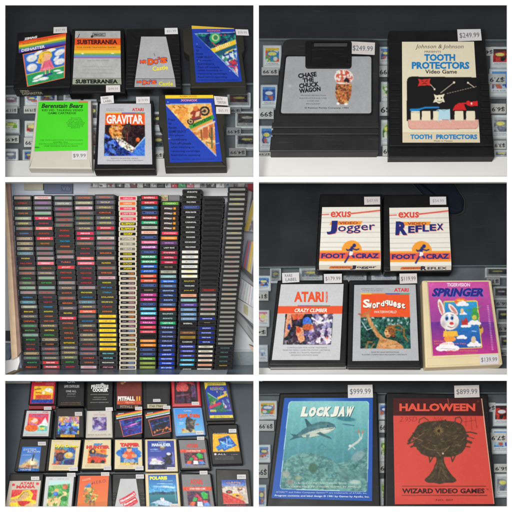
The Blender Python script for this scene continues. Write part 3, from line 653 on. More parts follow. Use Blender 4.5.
g = rnd([(408.2, 119.8), (478.4, 119.8), (478, 128.6), (409, 129.2)], [.5, .5, 5, 5]); a.poly(rnd([(407.8, 119.4), (478.8, 119.4), (478.4, 129), (408.6, 129.6)], [.5, .5, 5, 5]), (150, 110, 100)); a.poly(g, (222, 166, 150)); a.noise(g, 1.2, 18, 8)
for i, x in enumerate((411, 421.8, 433.2, 454.6, 466.2)): a.rect(x, 118, x+8.8, 120.6, (230, 220, 190))
a.line([(411, 110.2), (419, 109.4), (425, 107.6), (438.4, 107.4)], 1.7, (36, 130, 200)); a.line([(411, 109.8), (419, 109.8)], 2.4, (36, 130, 200))
a.poly([(452.6, 110.4), (454.6, 105.6), (459, 102.8), (463.6, 103.4), (466.4, 110)], (206, 38, 40)); a.line([(462, 103.4), (468, 103.2)], 1.6, (206, 38, 40)); a.poly([(466.4, 101), (469, 100.6), (470, 101.8), (477.6, 101), (478.2, 106), (470, 106.2), (466.6, 105)], (214, 40, 42)); a.ell(471.6, 103.6, .8, 1.2, (240, 230, 220))
a.poly([(438.6, 109.4), (449.8, 109.2), (450.4, 119.4), (438.2, 119.6)], (178, 212, 224)); a.line([(436.6, 110.6), (438.6, 109.6)], .8, (178, 212, 224)).line([(433.4, 111.4), (438.4, 111.6)], .6, (178, 212, 224)); a.line([(439.6, 119), (438, 121.4)], .8, (178, 212, 224)).line([(448.6, 119), (450.4, 121.2)], .8, (178, 212, 224)); a.line([(441, 109.6), (444, 111), (447.4, 109.4)], .4, (120, 160, 180))
RD = (206, 52, 44); a.poly([(418, 78.6), (420.6, 79.4), (428, 79.2), (430.6, 78.2), (429.6, 82), (431, 85.6), (427.4, 85.4), (421, 85.6), (417.6, 86.4), (419.2, 82.4)], RD); a.line([(421.6, 80.8), (423.4, 81.6)], .5, K).line([(427.4, 80.6), (425.6, 81.4)], .5, K).line([(422.4, 84), (424.4, 83), (426.6, 83.8)], .5, K)
W_ = (230, 220, 190); a.poly([(433.8, 94), (436.4, 95.2), (442.4, 94.6), (444.8, 93.6), (443.2, 97.6), (445, 102.4), (442.6, 101.8), (439, 103.8), (436, 102), (432.8, 102.8), (435, 98.6)], W_); a.ell(437.6, 98.2, .7, .8, K).ell(441.4, 98, .7, .8, K).line([(437.4, 101), (440, 101.8), (442, 100.8)], .4, K)
a.line([(430.6, 84.6), (434.6, 89)], .6, W_).ell(434.6, 89.2, 1, 1, W_); a.line([(440.6, 93), (453.8, 82.6)], .6, W_).ell(454, 82.4, 1.2, 1.2, W_); a.line([(468, 82.8), (474.4, 87.4)], .7, W_).ell(468, 82.8, 1.1, 1, W_)
for i in range(12): a.line([(447+i*2.55, 93.6-i*.62), (448.4+i*2.55, 93.2-i*.62)], .5, (200, 190, 170))
a.text('TOOTH', 410.4, 134.4, 432, 139.2, BL_, .035); a.text('PROTECTORS', 436.2, 134.4, 477.2, 139.2, BL_, .035); a.text('Made in Taiwan', 434, 140.2, 452.6, 141.6, (70, 60, 56))
a.build('label', pl, H+.3, parent=c)
sticker(c, pl, H+.9, [(457.2, 29.4), (480.6, 29), (481.8, 40.4), (458, 41.2)], '$249.99', seed=12)

# ================================================================== window four: five cartridges
pl = counter(3, 'near-black counter and thin pale rail under the five orange, purple and cream cartridges', 374.6, (266.6, 264.5), (367.6, 368.4), railmat=RAIL)
K4 = 'game cases under glass behind the five cartridges'
for q, l, pal, sd, tq, tt, kw in (
    (Q(257, 276, 270.4, 290), 'blue and white case, topmost at the left of the white-orange label', BLUES, 203, Q(256, 291, 268.4, 300.6), '$19', {}),
    (Q(257, 310.4, 269, 326), 'cream case with pink lettering at the left edge', [(226, 216, 190), (210, 120, 150), (230, 224, 208)], 205, Q(256, 327.2, 266.6, 336), '$4', {}),
    (Q(257, 345, 267.4, 361), 'pale blue case near the rail at the left edge', [(160, 190, 220), (210, 214, 220), (120, 150, 190)], 207, None, None, {}),
    (Q(270.6, 268.6, 280.4, 282), 'grey case behind the two-line price sticker', GREYS, 209, None, None, dict(dim=.7)),
    (Q(300, 267.8, 322, 280.5), 'pale case behind the 179.99 price sticker', GREYS, 211, None, None, dict(dim=.8)),
    (Q(344, 268.4, 366, 281), 'blue case above the gap between the two silver labels', [(90, 110, 140), (150, 156, 160), (190, 196, 200)], 213, None, None, dict(dim=.75)),
    (Q(372, 268.4, 396, 281), 'blue case right above the underwater swimmer label', [(70, 110, 170), (170, 176, 190), (150, 160, 170)], 215, None, None, dict(dim=.8)),
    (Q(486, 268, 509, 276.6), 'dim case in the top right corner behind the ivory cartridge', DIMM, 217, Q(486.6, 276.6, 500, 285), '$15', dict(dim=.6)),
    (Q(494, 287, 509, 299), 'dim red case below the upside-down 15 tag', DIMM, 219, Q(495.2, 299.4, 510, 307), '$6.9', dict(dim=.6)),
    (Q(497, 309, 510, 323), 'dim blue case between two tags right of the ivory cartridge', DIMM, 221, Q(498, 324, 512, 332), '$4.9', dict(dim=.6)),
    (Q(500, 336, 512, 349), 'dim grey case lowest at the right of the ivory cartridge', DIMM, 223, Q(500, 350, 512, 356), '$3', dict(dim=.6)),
): case(pl, q, l, pal, sd, tq, tt, group=K4, **kw)
# the shoe standing at the far side of the dark panel, seen reflected in it: built as a shoe behind the counter top
def footcraz(lbl, outer, lab, big, rest, sx, stk, seed):
    H = 14; c = body(lbl, pl, outer, H, BLACK, r=[1.5, 1.5, 3, 3])
    a = Art(lab, (234, 230, 218), uv=True, res=2.5); a.noise(a.all(), .3, 5, seed); 
    for i in range(9): a.rect(0, .09+i*.0855, 1, .102+i*.0855, (186, 184, 178), .8)
    a.line([(-.02, .13), (.12, .125)], .016, (226, 76, 60)).line([(.5, .115), (1.02, .06)], .022, (226, 76, 60)); a.text('exus', .15, .075, .5, .175, (226, 76, 60), .02, slant=.03)
    a.poly([(.17, .245), (.70, .245), (.67, .305), (.14, .305)], (238, 150, 50)); a.text('VIDEO', .3, .252, .62, .298, (160, 60, 60), .02, slant=.02)
    NV = (34, 44, 116); PK = (222, 120, 110)
    for d_, cc in ((.008, PK), (0, NV)):
        a.text(big, .10+d_, .235+d_, .30+d_ if big == 'R' else .27+d_, .47+d_, cc, .04, slant=.06)
        n = len(rest)
        if big == 'J': a.text(rest, .285+d_, .315+d_, .91+d_, .45+d_, cc, .004, slant=.03, rot=-2.5)
        else:
          for i, ch in enumerate(rest):
            x = .31+i*(.60/n); desc = .06 if ch in 'g' else 0; t = .045*(i/n)
            a.text(ch, x+d_, .315-t+d_, x+d_+.54/n, .435-t*1.2+desc+d_, cc, .03, slant=.03)
    a.ell(.525, .745, .165, .165*1.02, (242, 158, 54)); a.rect(0, .745, 1, .935, (242, 158, 54)); a.rect(0, .785, 1, .895, (226, 92, 80))
    a.text('FOOT', .03, .80, .42, .885, NV, .03, slant=.03); a.text('CRAZ', .59, .80, .97, .885, NV, .03, slant=.03)
    for p, w_ in (([(.53, .70), (.50, .79)], .05), ([(.50, .79), (.56, .86)], .035), ([(.5, .8), (.46, .88), (.42, .95)], .03), ([(.53, .715), (.6, .74), (.64, .725)], .022), ([(.52, .715), (.46, .75), (.44, .73)], .022)): a.line(p, w_, NV)
    a.ell(.565, .665, .03, .032, NV); a.poly([(.49, .76), (.55, .77), (.54, .83), (.48, .84)], (240, 236, 226))
    a.build('label', pl, H+.3, parent=c)
    BLp, BRp = (outer[3][0]+2.6, outer[3][1]-3.6), (outer[2][0]-1.8, outer[2][1]-3.6)
    a = Art([lab[3], lab[2], (lab[2][0]-.3, lab[2][1]+4.6), (lab[3][0]+.2, lab[3][1]+4.8)], (204, 196, 178), uv=True)
    a.poly([(.18, .25), (.54, .25), (.53, .75), (.16, .75)], (200, 110, 50)); a.text('VIDEO', .2, .3, .5, .7, (150, 60, 50)); a.text(big, .5, .1, .6, .95, (40, 36, 60), .04, slant=.1); a.text(rest, .61, .3, .93, .85, (40, 36, 60), .02)
    a.build('end_label', pl, H+.1, parent=c)
    sticker(c, pl, H+.8, stk, None, seed=seed)
    return c
footcraz('black cartridge with striped white label whose big navy initial is J', [(320.2, 193.8), (382, 193.8), (382.6, 271.4), (315.6, 271)], [(322.2, 207.2), (380, 206.8), (380.8, 265), (319, 265)], 'J', 'ogger', 0, [(364.1, 196.8), (380, 196.6), (380.2, 204.4), (364.3, 204.8)], 14)
footcraz('black cartridge with striped white label whose big navy initial is R', [(383.8, 194.4), (447.4, 194.2), (453, 272), (383.4, 272)], [(389.3, 207.8), (448.2, 207.2), (451.4, 265.4), (390.2, 266)], 'R', 'EFLEX', 0, [(429.8, 196.8), (446, 196.6), (446.3, 204.6), (430, 204.8)], 15)

H = 14
c = body('black cartridge with silver label, big orange lettering and colourful climbing scene', pl, [(277.6, 280.2), (348.4, 279.8), (346.4, 365), (268.4, 365.4)], H, BLACK, inner=[(280, 283.4), (344.6, 283.2), (340.6, 361), (270.8, 361)], r=1.5, rin=.7)
a = Art([(281, 284.3), (343.6, 284), (339.8, 360), (271.8, 360)], (196, 196, 198)); a.noise(a.all(), 22, 10, 5); a.noise(a.all(), 1.6, 8, 6)
OR = (226, 84, 44); a.text('ATARI', 294, 291.6, 323.8, 302, OR, .035); a.text('2600', 325.8, 291.2, 327.4, 303, OR) ; a.text(3, 325.6, 291.6, 328, 302.4, OR, seed=3)
a.poly([(270, 306), (345, 306), (345, 313.6), (270, 313.6)], OR); a.line([(298, 305.8), (312, 305.8)], .8, (110, 80, 150)).line([(312, 305.8), (330, 305.8)], .8, (60, 130, 110)); a.text('CRAZY CLIMBER', 294.6, 308.4, 327.4, 312.2, (242, 236, 226), .02, slant=.25)
pic = [(285.6, 313.8), (333.4, 313.8), (331, 344.8), (283, 344.8)]
a.poly(pic, (36, 26, 34)); a.cells(pic, [(40, 30, 40), (24, 22, 34), (70, 60, 90), (30, 24, 28)], 5, 61)
a.cells([(312, 314), (333, 314), (331, 344), (306, 344), (310, 328)], [(220, 214, 220), (150, 140, 180), (60, 50, 80), (200, 190, 200), (90, 70, 100)], 2.8, 62)
a.poly([(287, 314), (291, 314), (292, 326), (287, 336), (284, 338)], (206, 140, 110)); a.poly([(291, 314), (305, 314), (302, 319), (293, 320)], (200, 90, 50)); a.ell(307, 322, 4.6, 5, (60, 110, 200)); a.ell(308, 327, 5.6, 3.4, (190, 90, 50)); a.poly([(296, 326), (303, 328), (305, 340), (299, 344), (296, 336)], (216, 150, 110)).ell(298.5, 330, 2.4, 3, (206, 80, 50)).poly([(293, 337), (297, 335), (299, 344), (292, 344)], (60, 40, 50))
a.line([(312, 318), (320, 323), (328, 321)], 1.6, (230, 226, 230)).ell(289, 327, 1.6, 3, (40, 50, 140)); a.line([(303, 335), (312, 333)], 1, (120, 80, 190)); a.cells([(284, 340), (300, 341), (300, 344.8), (283, 344.8)], [(60, 50, 60), (120, 110, 120), (30, 20, 30)], 1.6, 63)
a.ell(327, 338, 1.4, 1, (224, 110, 70)); a.det = 40; a.detP = pic
for i, (x0, x1) in enumerate(((287, 327), (283, 330), (289, 321), (291, 318))): a.text(int((x1-x0)*.8), x0, 347+i*2.5, x1, 348.3+i*2.5, (120, 120, 126), seed=260+i)
a.build('label', pl, H-1.0, FOIL, c)
prism('foot', pl, [(269.6, 365.6), (346.2, 365.2), (346, 368.6), (270.6, 369)], .1, 5, mat('foot_grey', (150, 146, 142), .6), c, bev=.4)
sticker(c, pl, H+.8, [(282, 273), (299, 272.4), (299.4, 282), (282.4, 283)], two=True, seed=3)
sticker(c, pl, H+.8, [(323.8, 274), (341.8, 273.8), (341.8, 282.8), (324.2, 283.2)], '$179.99', seed=16)

c = body('black cartridge with silver label, orange band and a raised-arm swimmer underwater', pl, [(349.2, 280), (417, 279.6), (421.2, 366.6), (347, 366.4)], H, BLACK, inner=[(353, 284), (416.2, 283.6), (419.4, 361.6), (351, 362)], r=1.5, rin=.7)
a = Art([(354.3, 285), (415.6, 284.6), (418.8, 360.6), (352.4, 361)], (176, 177, 180)); a.noise(a.all(), 22, 10, 7); a.noise(a.all(), 1.6, 8, 8)
a.text('ATARI', 394, 288, 408.6, 291.8, (214, 64, 60), .03); a.lines(361, 288.4, 384, 292, 2, (110, 110, 116), 8, strokes=18)
a.line([(361.2, 293.8), (372, 293.8)], 1.1, (236, 196, 50)).line([(372, 293.8), (386, 293.8)], 1.1, (230, 120, 50)).line([(386, 293.8), (400, 293.8)], 1.1, (60, 70, 160)).line([(400, 293.8), (409.2, 293.8)], 1.1, (60, 150, 120))
a.poly([(361.2, 294.4), (409.3, 294.4), (409.9, 317), (360.9, 317)], (230, 84, 40))
for i, ch in enumerate('Swordquest'): 
    x = 364+i*4.15; w_ = 5.8 if i == 0 else 3.8; y = 301.6+1.5*math.sin(i*.9); hh = 8.6 if i == 0 else 5.4
    for o_, cc in ((.5, (40, 30, 40)), (0, (244, 238, 228))): a.text(ch, x-(1 if i == 0 else 0)+o_*.8, y-(2.4 if i == 0 else 0)+o_, x+w_+o_*.8, y-(2.4 if i == 0 else 0)+hh+o_, cc, .03)
a.text('WATERWORLD', 374, 310.6, 396.6, 313.2, (248, 220, 200), .01, slant=.2)
w_ = [(360.9, 317), (409.9, 317), (410.8, 348.6), (360.3, 348.6)]; a.poly(w_, (24, 74, 62)); a.cells(w_, [(24, 78, 66), (20, 60, 52), (34, 92, 76), (18, 50, 46)], 5, 71)
a.cells([(360.9, 317), (409.9, 317), (410, 325), (361, 328)], [(30, 70, 66), (180, 200, 196), (60, 110, 100), (26, 60, 56)], 2.2, 72, .9, thr=.45)
SK = (196, 138, 84); a.line([(367, 314), (371, 324), (378, 335), (384, 340)], 3.8, SK).line([(366, 313), (362, 316)], 3.4, (190, 110, 64)).line([(368, 313), (370, 310)], 2.4, (190, 110, 64)).line([(362, 315), (359, 314)], 1.6, (170, 90, 60))
a.poly([(380, 337), (388, 339), (396, 341), (402, 345), (404, 348.6), (376, 348.6)], SK); a.ell(388, 332.6, 3.6, 5, (206, 150, 96)); a.ell(390.6, 329.6, 5, 4.6, (140, 84, 40)); a.ell(393, 333, 2.6, 4, (130, 78, 38)); a.ell(386.6, 333, 2, 3.6, (212, 158, 104)); a.line([(386, 346), (398, 344)], .6, (130, 84, 50)); a.ell(384, 344, 3, 2.6, (210, 154, 100), .8)
a.line([(392, 326), (399, 325), (404, 329), (404, 336), (408, 341)], 1.4, (150, 96, 50)).line([(396, 329), (402, 331)], 1.2, (150, 96, 50)).line([(366, 348), (368, 342), (372, 342)], 1.6, (140, 100, 50)).line([(371, 348), (374, 344)], 1.4, (140, 100, 50)); a.line([(362, 322), (367, 330), (372, 328)], .9, (180, 200, 190)); a.ell(383, 341, 4, 3, (150, 96, 56), .5, soft=.6).ell(392, 346, 5, 2.4, (224, 170, 116), .6, soft=.6).ell(377, 331, 1.6, 6, (150, 96, 56), .5, rot=-40, soft=.6).ell(387.4, 335.8, 1.4, .8, (120, 60, 40)).ell(386.2, 331.6, .9, .5, (60, 36, 24)).ell(389, 331.4, .8, .5, (60, 36, 24)); a.line([(386, 329), (392, 327), (395, 332)], .9, (180, 120, 60)).line([(389, 328), (394, 330), (395, 337)], .7, (96, 56, 28))
a.det = 30; a.detP = w_; a.text(24, 371, 351.6, 399, 352.8, (100, 100, 106), seed=281); a.text(38, 362, 354, 407, 355.2, (100, 100, 106), seed=282)
a.build('label', pl, H-1.0, FOIL, c)
prism('foot', pl, [(348, 366.6), (420.8, 366.8), (420.6, 369), (349, 368.9)], .1, 5, DARKG, c, bev=.4)
sticker(c, pl, H+.8, [(399.4, 273.6), (416.8, 273.4), (417.2, 283.2), (399.8, 283.8)], '$119.99', seed=17)

H = 15
c = body('ivory cartridge with purple label and a white rabbit on clouds', pl, [(422, 280.2), (491.4, 279.8), (503, 364.6), (425.4, 367.8)], H, IVORY, inner=[(427, 281.4), (488.6, 280.8), (499.2, 353.4), (432, 356.6)], rec=2.2, r=2, rin=.5, bev=1.4)
a = Art([(427.8, 281.8), (488, 281.2), (498.2, 353), (433, 355.8)], (170, 60, 150)); P = a.all(); a.vgrad(P, (206, 84, 160), (112, 48, 140)); 
a.vgrad([(425, 322), (500, 322), (500, 356), (425, 356)], (104, 50, 140), (190, 50, 130)); a.noise(P, 12, 22, 4); a.noise(P, 2, 10, 5)
a.text('TIGERVISION', 447, 283, 470, 286.6, (244, 220, 236), .02)
for o_, cc in ((.5, (120, 110, 200)), (0, (36, 42, 130))): a.text('SPRINGER', 432.6+o_, 288+o_, 484.6+o_, 296.6+o_, cc, .04, slant=.25)
a.poly(rnd([(443.2, 301), (477.6, 300.4), (482.4, 348), (446, 349.6)], 2), (236, 204, 60)); a.poly(rnd([(444.4, 302.2), (476.6, 301.6), (481.2, 347), (447.2, 348.4)], 1.5), (44, 140, 200)); a.vgrad([(444.4, 302.2), (476.6, 301.6), (481.2, 347), (447.2, 348.4)], (50, 160, 210), (30, 60, 150), .8)
def cloud(x, y, r):
    for dx, dy, k in ((0, 0, 1), (-.8, .25, .6), (.9, .2, .65), (.3, -.3, .6)): a.ell(x+dx*r, y+dy*r, r*k, r*k*.55, (240, 236, 238))
a.ell(460.4, 301.6, 6, 3.8, (236, 110, 60)).line([(457.4, 300.4), (463.4, 300.4)], 1, (250, 220, 90)); cloud(462, 303.6, 4.4); cloud(463, 313.4, 2.6); a.ell(462, 311, 1.8, 2.8, (226, 190, 150)); cloud(465.6, 325.4, 3.6); a.poly([(461, 318), (463, 321), (466, 317), (468, 321), (468, 325), (462, 325)], (186, 50, 50)); cloud(474, 322.4, 4.6)
a.ell(475, 316, 4, 4.6, (60, 150, 70)).ell(474.6, 310, 2.6, 2.8, (70, 160, 76)).ell(474.4, 317.4, 2.4, 2.4, (200, 190, 90)).line([(470, 311), (466.6, 309.6)], 1, (70, 160, 76)).line([(478, 309), (480, 306)], 1, (70, 160, 76))
cloud(474, 344, 5); a.ell(473.6, 339.6, 2.4, 3.4, (220, 190, 150)); cloud(461.6, 337, 3.6); a.ell(481.4, 330, 2, 3.6, (210, 160, 70)).ell(480.6, 327.4, 1.4, 1.4, (80, 60, 40)); a.line([(472, 331), (476, 331.4)], .8, (200, 220, 240))
WR = (232, 226, 222); a.ell(441.4, 308, 3.2, 9.4, (120, 90, 110), rot=-16).ell(441.4, 308, 2.8, 9, WR, rot=-16).ell(441, 308, 1.4, 6.6, (214, 130, 120), rot=-16); a.ell(453, 309.4, 3.1, 7.4, (120, 90, 110), rot=-40).ell(453, 309.4, 2.7, 7, WR, rot=-40).ell(453.4, 309.6, 1.3, 5, (214, 130, 120), rot=-40)
a.ell(449.6, 321, 9.6, 9.4, (130, 110, 120)).ell(449.6, 321, 9.2, 9, WR); a.ell(446.8, 318.4, 1.8, 2.4, (80, 140, 200)).ell(446.8, 318.6, .9, 1.3, (20, 20, 30)).ell(452, 318, 1.6, 2.2, (80, 140, 200)).ell(452.2, 318.2, .8, 1.2, (20, 20, 30)).ell(451.6, 323.4, 2.2, 1.5, (210, 70, 60)); a.line([(448, 326.4), (452, 327.8), (455, 326)], .6, (120, 60, 60)); a.ell(443.4, 324, 4, 5, (170, 150, 160), .6, soft=.8).ell(455.6, 325.6, 3.2, 3.4, (176, 156, 160), .6, soft=.8).ell(449, 314.4, 5, 2.2, (250, 248, 244), .7, soft=.6).ell(452.4, 325.8, 3.6, 1.6, (246, 240, 236), .7, soft=.5); a.line([(445.6, 315.4), (448, 314.8)], .5, (60, 50, 60)).line([(451, 314.6), (453.4, 315.2)], .5, (60, 50, 60)); a.det = 12
a.poly([(443.6, 331), (457, 331), (458.4, 336.4), (443, 337)], (236, 180, 60)); a.ell(450, 339, 6, 2.8, (236, 150, 60)); cloud(447, 346.6, 8); a.ell(445, 347.6, 7, 2, (240, 236, 236)); a.line([(441, 348.4), (456, 349.4)], .4, (150, 120, 150))
a.text(20, 434, 340.4, 452, 342, (236, 130, 90), seed=301); a.text(22, 434, 343, 466, 344.4, (236, 130, 90), seed=302); a.text(20, 447, 350, 478, 351.6, (236, 130, 90), seed=303); a.text(22, 447, 353, 476, 354, (236, 130, 90), seed=304)
for i in range(26): a.line([(487.2+i*.19, 306+i*1.75), (488.6+i*.19, 305.8+i*1.75)], .6, (220, 170, 215))
a.build('label', pl, H-1.6, parent=c)
for i in range(22):
    x = 433.4+i*2.05
prism('lip', pl.up(H), [(427.6, 358.2), (499, 355), (500.6, 363), (427.4, 366)], 0, .8, IVORY, c, bev=.5)
sticker(c, pl, H+1.4, [(479.4, 354.6), (498.4, 354.2), (498.8, 364), (479.8, 364.8)], '$139.99', seed=18)

# the shoe of someone standing beyond the dark panel
def shoe_reflection():
    p = pl.up(.1); root = empty('shoe_reflection', p.at(436, 200), 'dark blue shoe with a pale sole edge beyond the striped cartridges', 'shoe_reflection')
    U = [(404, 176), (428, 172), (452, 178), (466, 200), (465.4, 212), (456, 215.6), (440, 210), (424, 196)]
    prism('sole', p, U, 0, 2.0, mat('sole_reflection', (46, 50, 46), .8, .1, 8, 0, .1), root, bev=.8, r=3)
    prism('upper', p, [(406, 174), (428, 171), (451, 178), (464.4, 199), (463.4, 210.4), (455.6, 213.2), (441, 208), (426, 195)], 1.8, 7, mat('upper_reflection', (22, 28, 38), .9, .2, 8, 0, .05), root, bev=2.6, r=3)
shoe_reflection()

# ================================================================== window six
pl = counter(5, 'dark counter under the blue shark and the red cartridges', 506.6, (393.6, 392), None, depth=.36)
K6 = 'game cases under glass behind the shark and red cartridges'
for q, l, pal, sd, tq, tt, kw in (
    (Q(259, 401, 276.5, 419), 'white case with a rainbow oval, left of the shark cartridge', RAIN, 303, Q(258, 420.6, 274, 430.8), '$9.99', {}),
    (Q(258, 445, 270, 462), 'navy case with red lettering, left of the shark cartridge', BLUES, 305, Q(256, 464.6, 267.8, 478), '$99', {}),
    (Q(257, 485, 266, 512), 'pale blue case, lowest at the left of the shark cartridge', BLUES, 307, None, None, {}),
    (Q(379, 403.6, 390, 419), 'blue case, topmost in the gap between the shark and red cartridges', BLUES, 309, Q(379, 420.6, 390, 432.6), '$99', {}),
    (Q(380, 438, 390, 461.5), 'green case, in the middle of the gap beside the red cartridge', GREENS, 311, Q(379.6, 462.2, 390, 473), '$9', {}),
    (Q(380.6, 479, 390, 505), 'green case, lowest in the gap between the shark and red cartridges', GREENS, 313, None, None, {}),
    (Q(493.6, 403.6, 510, 425.6), 'white case with a red racing car, right of the red cartridge', [(170, 30, 30), (60, 30, 30), (210, 60, 50), (30, 30, 34)], 315, Q(487.4, 402.6, 495.6, 412), '$4', {}),
    (Q(492, 429, 510, 453.5), 'clear case with a blue cover above the 6.9 tag', BLUES, 317, Q(490.2, 432.6, 506.6, 442.4), '$7.9', {}),
    (Q(495.6, 474, 510, 497), 'grey case, lowest at the right of the red cartridge', GREYS, 319, Q(494, 463.8, 510, 472.4), '$6.9', {}),
): case(pl, q, l, pal, sd, tq, tt, group=K6, **kw)
H = 14
c = body('black cartridge with blue bordered label showing a shark and a diver', pl, [(279.6, 393), (377.4, 391.8), (381, 520), (264.6, 520)], H, BLACK, inner=[(283, 396.6), (374.4, 396.4), (373.4, 502.4), (270, 500)], r=2, rin=1)
a = Art([(284.4, 398), (372.8, 397.8), (372, 501), (271.4, 498)], (28, 84, 172), res=2.5); a.noise(a.all(), 16, 8, 4)
pic = rnd([(289.4, 401.8), (368.6, 401.6), (367, 491.4), (280.2, 488.6)], 3.4); a.poly(rnd([(288.8, 401.2), (369.2, 401), (367.6, 492), (279.6, 489.2)], 3.8), (196, 224, 230))
a.vgrad(pic, (124, 192, 190), (40, 104, 118))
a.ell(322, 408, 30, 16, (150, 206, 206), .55, soft=.9); a.noise(pic, 9, 16, 6, (.8, 1, 1)); a.noise(pic, 2.5, 10, 9)
a.ell(346, 419, 11, 2.6, (30, 100, 116), .7, rot=6, soft=.3).line([(344, 416), (348, 413), (350, 418)], 1.4, (34, 104, 118), .7); a.line([(343, 424), (354, 425.6)], 1.1, (26, 90, 106), .7)
# shark
BK = (62, 108, 114); BY = (190, 200, 184)
a.poly(rnd([(289, 440), (296, 435), (303, 429.4), (311, 424.6), (320, 421.6), (328, 421.6), (335, 424.6), (336, 428), (330, 432), (321, 435.6), (312, 437.4), (303, 437.6), (296, 438)], 2, 3), BK)
a.poly(rnd([(301, 435.4), (310, 431.6), (320, 428.6), (335, 427), (334.6, 429), (329, 432.4), (320, 435.4), (311, 437.2), (303, 437.4)], 1.4, 3), BY); a.noise([(290, 420), (336, 420), (336, 440), (290, 440)], 2, 12, 12)
a.poly([(307, 427.4), (304.6, 418.6), (306.6, 419), (312, 425.4)], (40, 90, 98)); a.poly([(320, 432), (330, 437), (332, 439.4), (325, 437), (316, 433.6)], (50, 100, 106)); a.poly([(310, 434), (308, 441), (306.6, 441), (306, 435)], (90, 130, 128)); a.poly([(298, 435), (290, 433.6), (294, 437), (288, 441), (298, 437.6)], (44, 96, 104))
a.line([(326, 429.6), (333.6, 428)], .6, (70, 80, 80)).ell(327.6, 425.8, .6, .6, (16, 24, 28)); a.lines
for i in range(4): a.line([(316+i*1.2, 427.2), (315.6+i*1.2, 430.8)], .35, (120, 140, 136))
a.ell(318, 426.4, 12, 2.2, (84, 136, 140), .7, rot=-10, soft=.7).ell(326, 430.6, 7, 1.4, (226, 230, 216), .7, rot=-12, soft=.6).ell(304, 434.6, 8, 1.4, (120, 150, 146), .6, rot=-14, soft=.7); a.det = 7
# diver and reef
DV = (190, 200, 190); a.line([(351, 446.4), (358, 441.6), (361, 438)], 2.2, DV).line([(360.4, 439), (358.8, 432.6)], 1, DV).line([(361.4, 439), (362.6, 433)], 1, DV).line([(358.6, 432.6), (358.2, 430.4)], 1.2, (210, 110, 60)).line([(362.4, 433), (362.8, 431)], 1.2, (210, 110, 60)).line([(351.6, 446), (348.6, 449.4)], 1.2, DV).ell(350, 445.8, 1.4, 1.2, (210, 214, 204)).line([(353, 447), (355, 449)], 1, DV)
reef = [(284, 462), (292, 455.6), (302, 452.6), (312, 453), (322, 455), (330, 459), (338, 463), (346, 462), (354, 456), (362, 450), (367.6, 447.6), (367.4, 491), (280.6, 488.6)]
a.poly(reef, (84, 142, 140)); a.cells(reef, [(84, 142, 140), (70, 122, 122), (110, 160, 150), (62, 112, 116), (96, 150, 140)], 7, 81, .6); a.noise(reef, 2.4, 40, 13); a.noise(reef, 6, 40, 14)
mr_ = a.inside(reef); rg = 1-np.abs(2*fbm(a.A/5.5, a.B/4.2, 21, 4)-1)*3.2; a.put(mr_*np.clip(rg, 0, 1), (142, 186, 170), .55); rg = 1-np.abs(2*fbm(a.A/7+3, a.B/5, 25, 4)-1)*4; a.put(mr_*np.clip(rg, 0, 1), (36, 78, 84), .55); a.put(mr_*np.clip((fbm(a.A/9, a.B/7, 27)-.5)*3, 0, 1), (110, 160, 150), .5)
for i in range(9): a.line([(296+i*8, 402), (286+i*9.5, 470)], 2.2, (170, 216, 214), .10)
a.ell(313, 468, 5.6, 6.4, (54, 96, 70), .8, rot=20, soft=.4).ell(358, 456, 8, 5, (140, 164, 170), .7, rot=-38, soft=.3).ell(362, 470, 5, 7, (90, 130, 136), .6, soft=.5).ell(345, 476, 9, 8, (80, 120, 118), .6, soft=.5).ell(286, 474, 5, 4, (170, 160, 150), .7, soft=.4).ell(290, 482, 5, 3.6, (150, 120, 120), .6, soft=.4).ell(298, 478, 4, 3.4, (156, 160, 120), .6, soft=.4).ell(355, 482, 7, 3, (200, 214, 206), .7, soft=.5)
a.line([(322, 454), (326, 450), (330, 449), (334, 452), (335, 458)], 1.8, (80, 138, 134), .8).line([(318, 448), (322, 444), (326, 447)], 1, (60, 120, 120), .7).line([(328, 446), (331, 444), (333, 447)], 1.1, (90, 150, 146), .7).line([(288, 462), (304, 458), (318, 462)], 1, (110, 160, 146), .5).line([(332, 464), (342, 470), (352, 468)], 1, (110, 160, 146), .5)
for o_, cc in ((.6, (60, 110, 120)), (0, (232, 232, 218))): 
    for i, ch in enumerate('LOCKJAW'): a.text(ch, 301.6+i*7.4+o_, 406.6+o_+.3*math.sin(i), 308.6+i*7.4+o_, 416.6+o_+.3*math.sin(i*2), cc, .07, slant=.25)
a.cells([(302, 411), (352, 411), (352, 416.4), (302, 416.4)], [(120, 160, 160), (200, 206, 196)], 1.2, 85, .35, thr=.55); a.line([(352.4, 405.6), (354.6, 405.6)], .4, (210, 220, 216))
a.text('To Be Used with Atari Video Computer System', 294, 482.2, 346, 484.2, (214, 222, 206), .0); a.text('COMPATIBLE TELEVISION GAMES BY APOLLO', 289, 486, 361, 487.6, (214, 222, 206), .0)
a.text('ATARI™ and Video Computer System™ are trademarks of ATARI, Inc.', 276, 491.8, 367, 493.8, (190, 204, 230), .0, rot=.8); a.text('Program contents and label design © 1981 by Games by Apollo, Inc.', 274.8, 495.2, 369.4, 497.4, (230, 236, 244), .01, rot=.8)
a.build('label', pl, H-1.0, parent=c)
sticker(c, pl, H+.8, [(347.8, 385), (372.4, 384.6), (373, 397.6), (348, 398)], '$999.99', seed=19)
c = body('black cartridge with a red label and dark brown emblem on it', pl, [(386.6, 392.4), (488.2, 394), (496.6, 520), (385, 520)], H, BLACK, r=1.8)
RDL = (210, 74, 62)
a = Art([(393, 398.2), (482.2, 398.6), (494.4, 504), (394.8, 504.2)], RDL, res=2.5); a.noise(a.all(), 18, 8, 4); a.noise(a.all(), 2, 5, 5); a.poly([(391, 398), (483, 398), (484.4, 415.8), (391, 415.6)], (70, 22, 22))
a.noise([(391, 398), (483, 398), (484.4, 415.8), (391, 415.6)], 8, 8, 7)
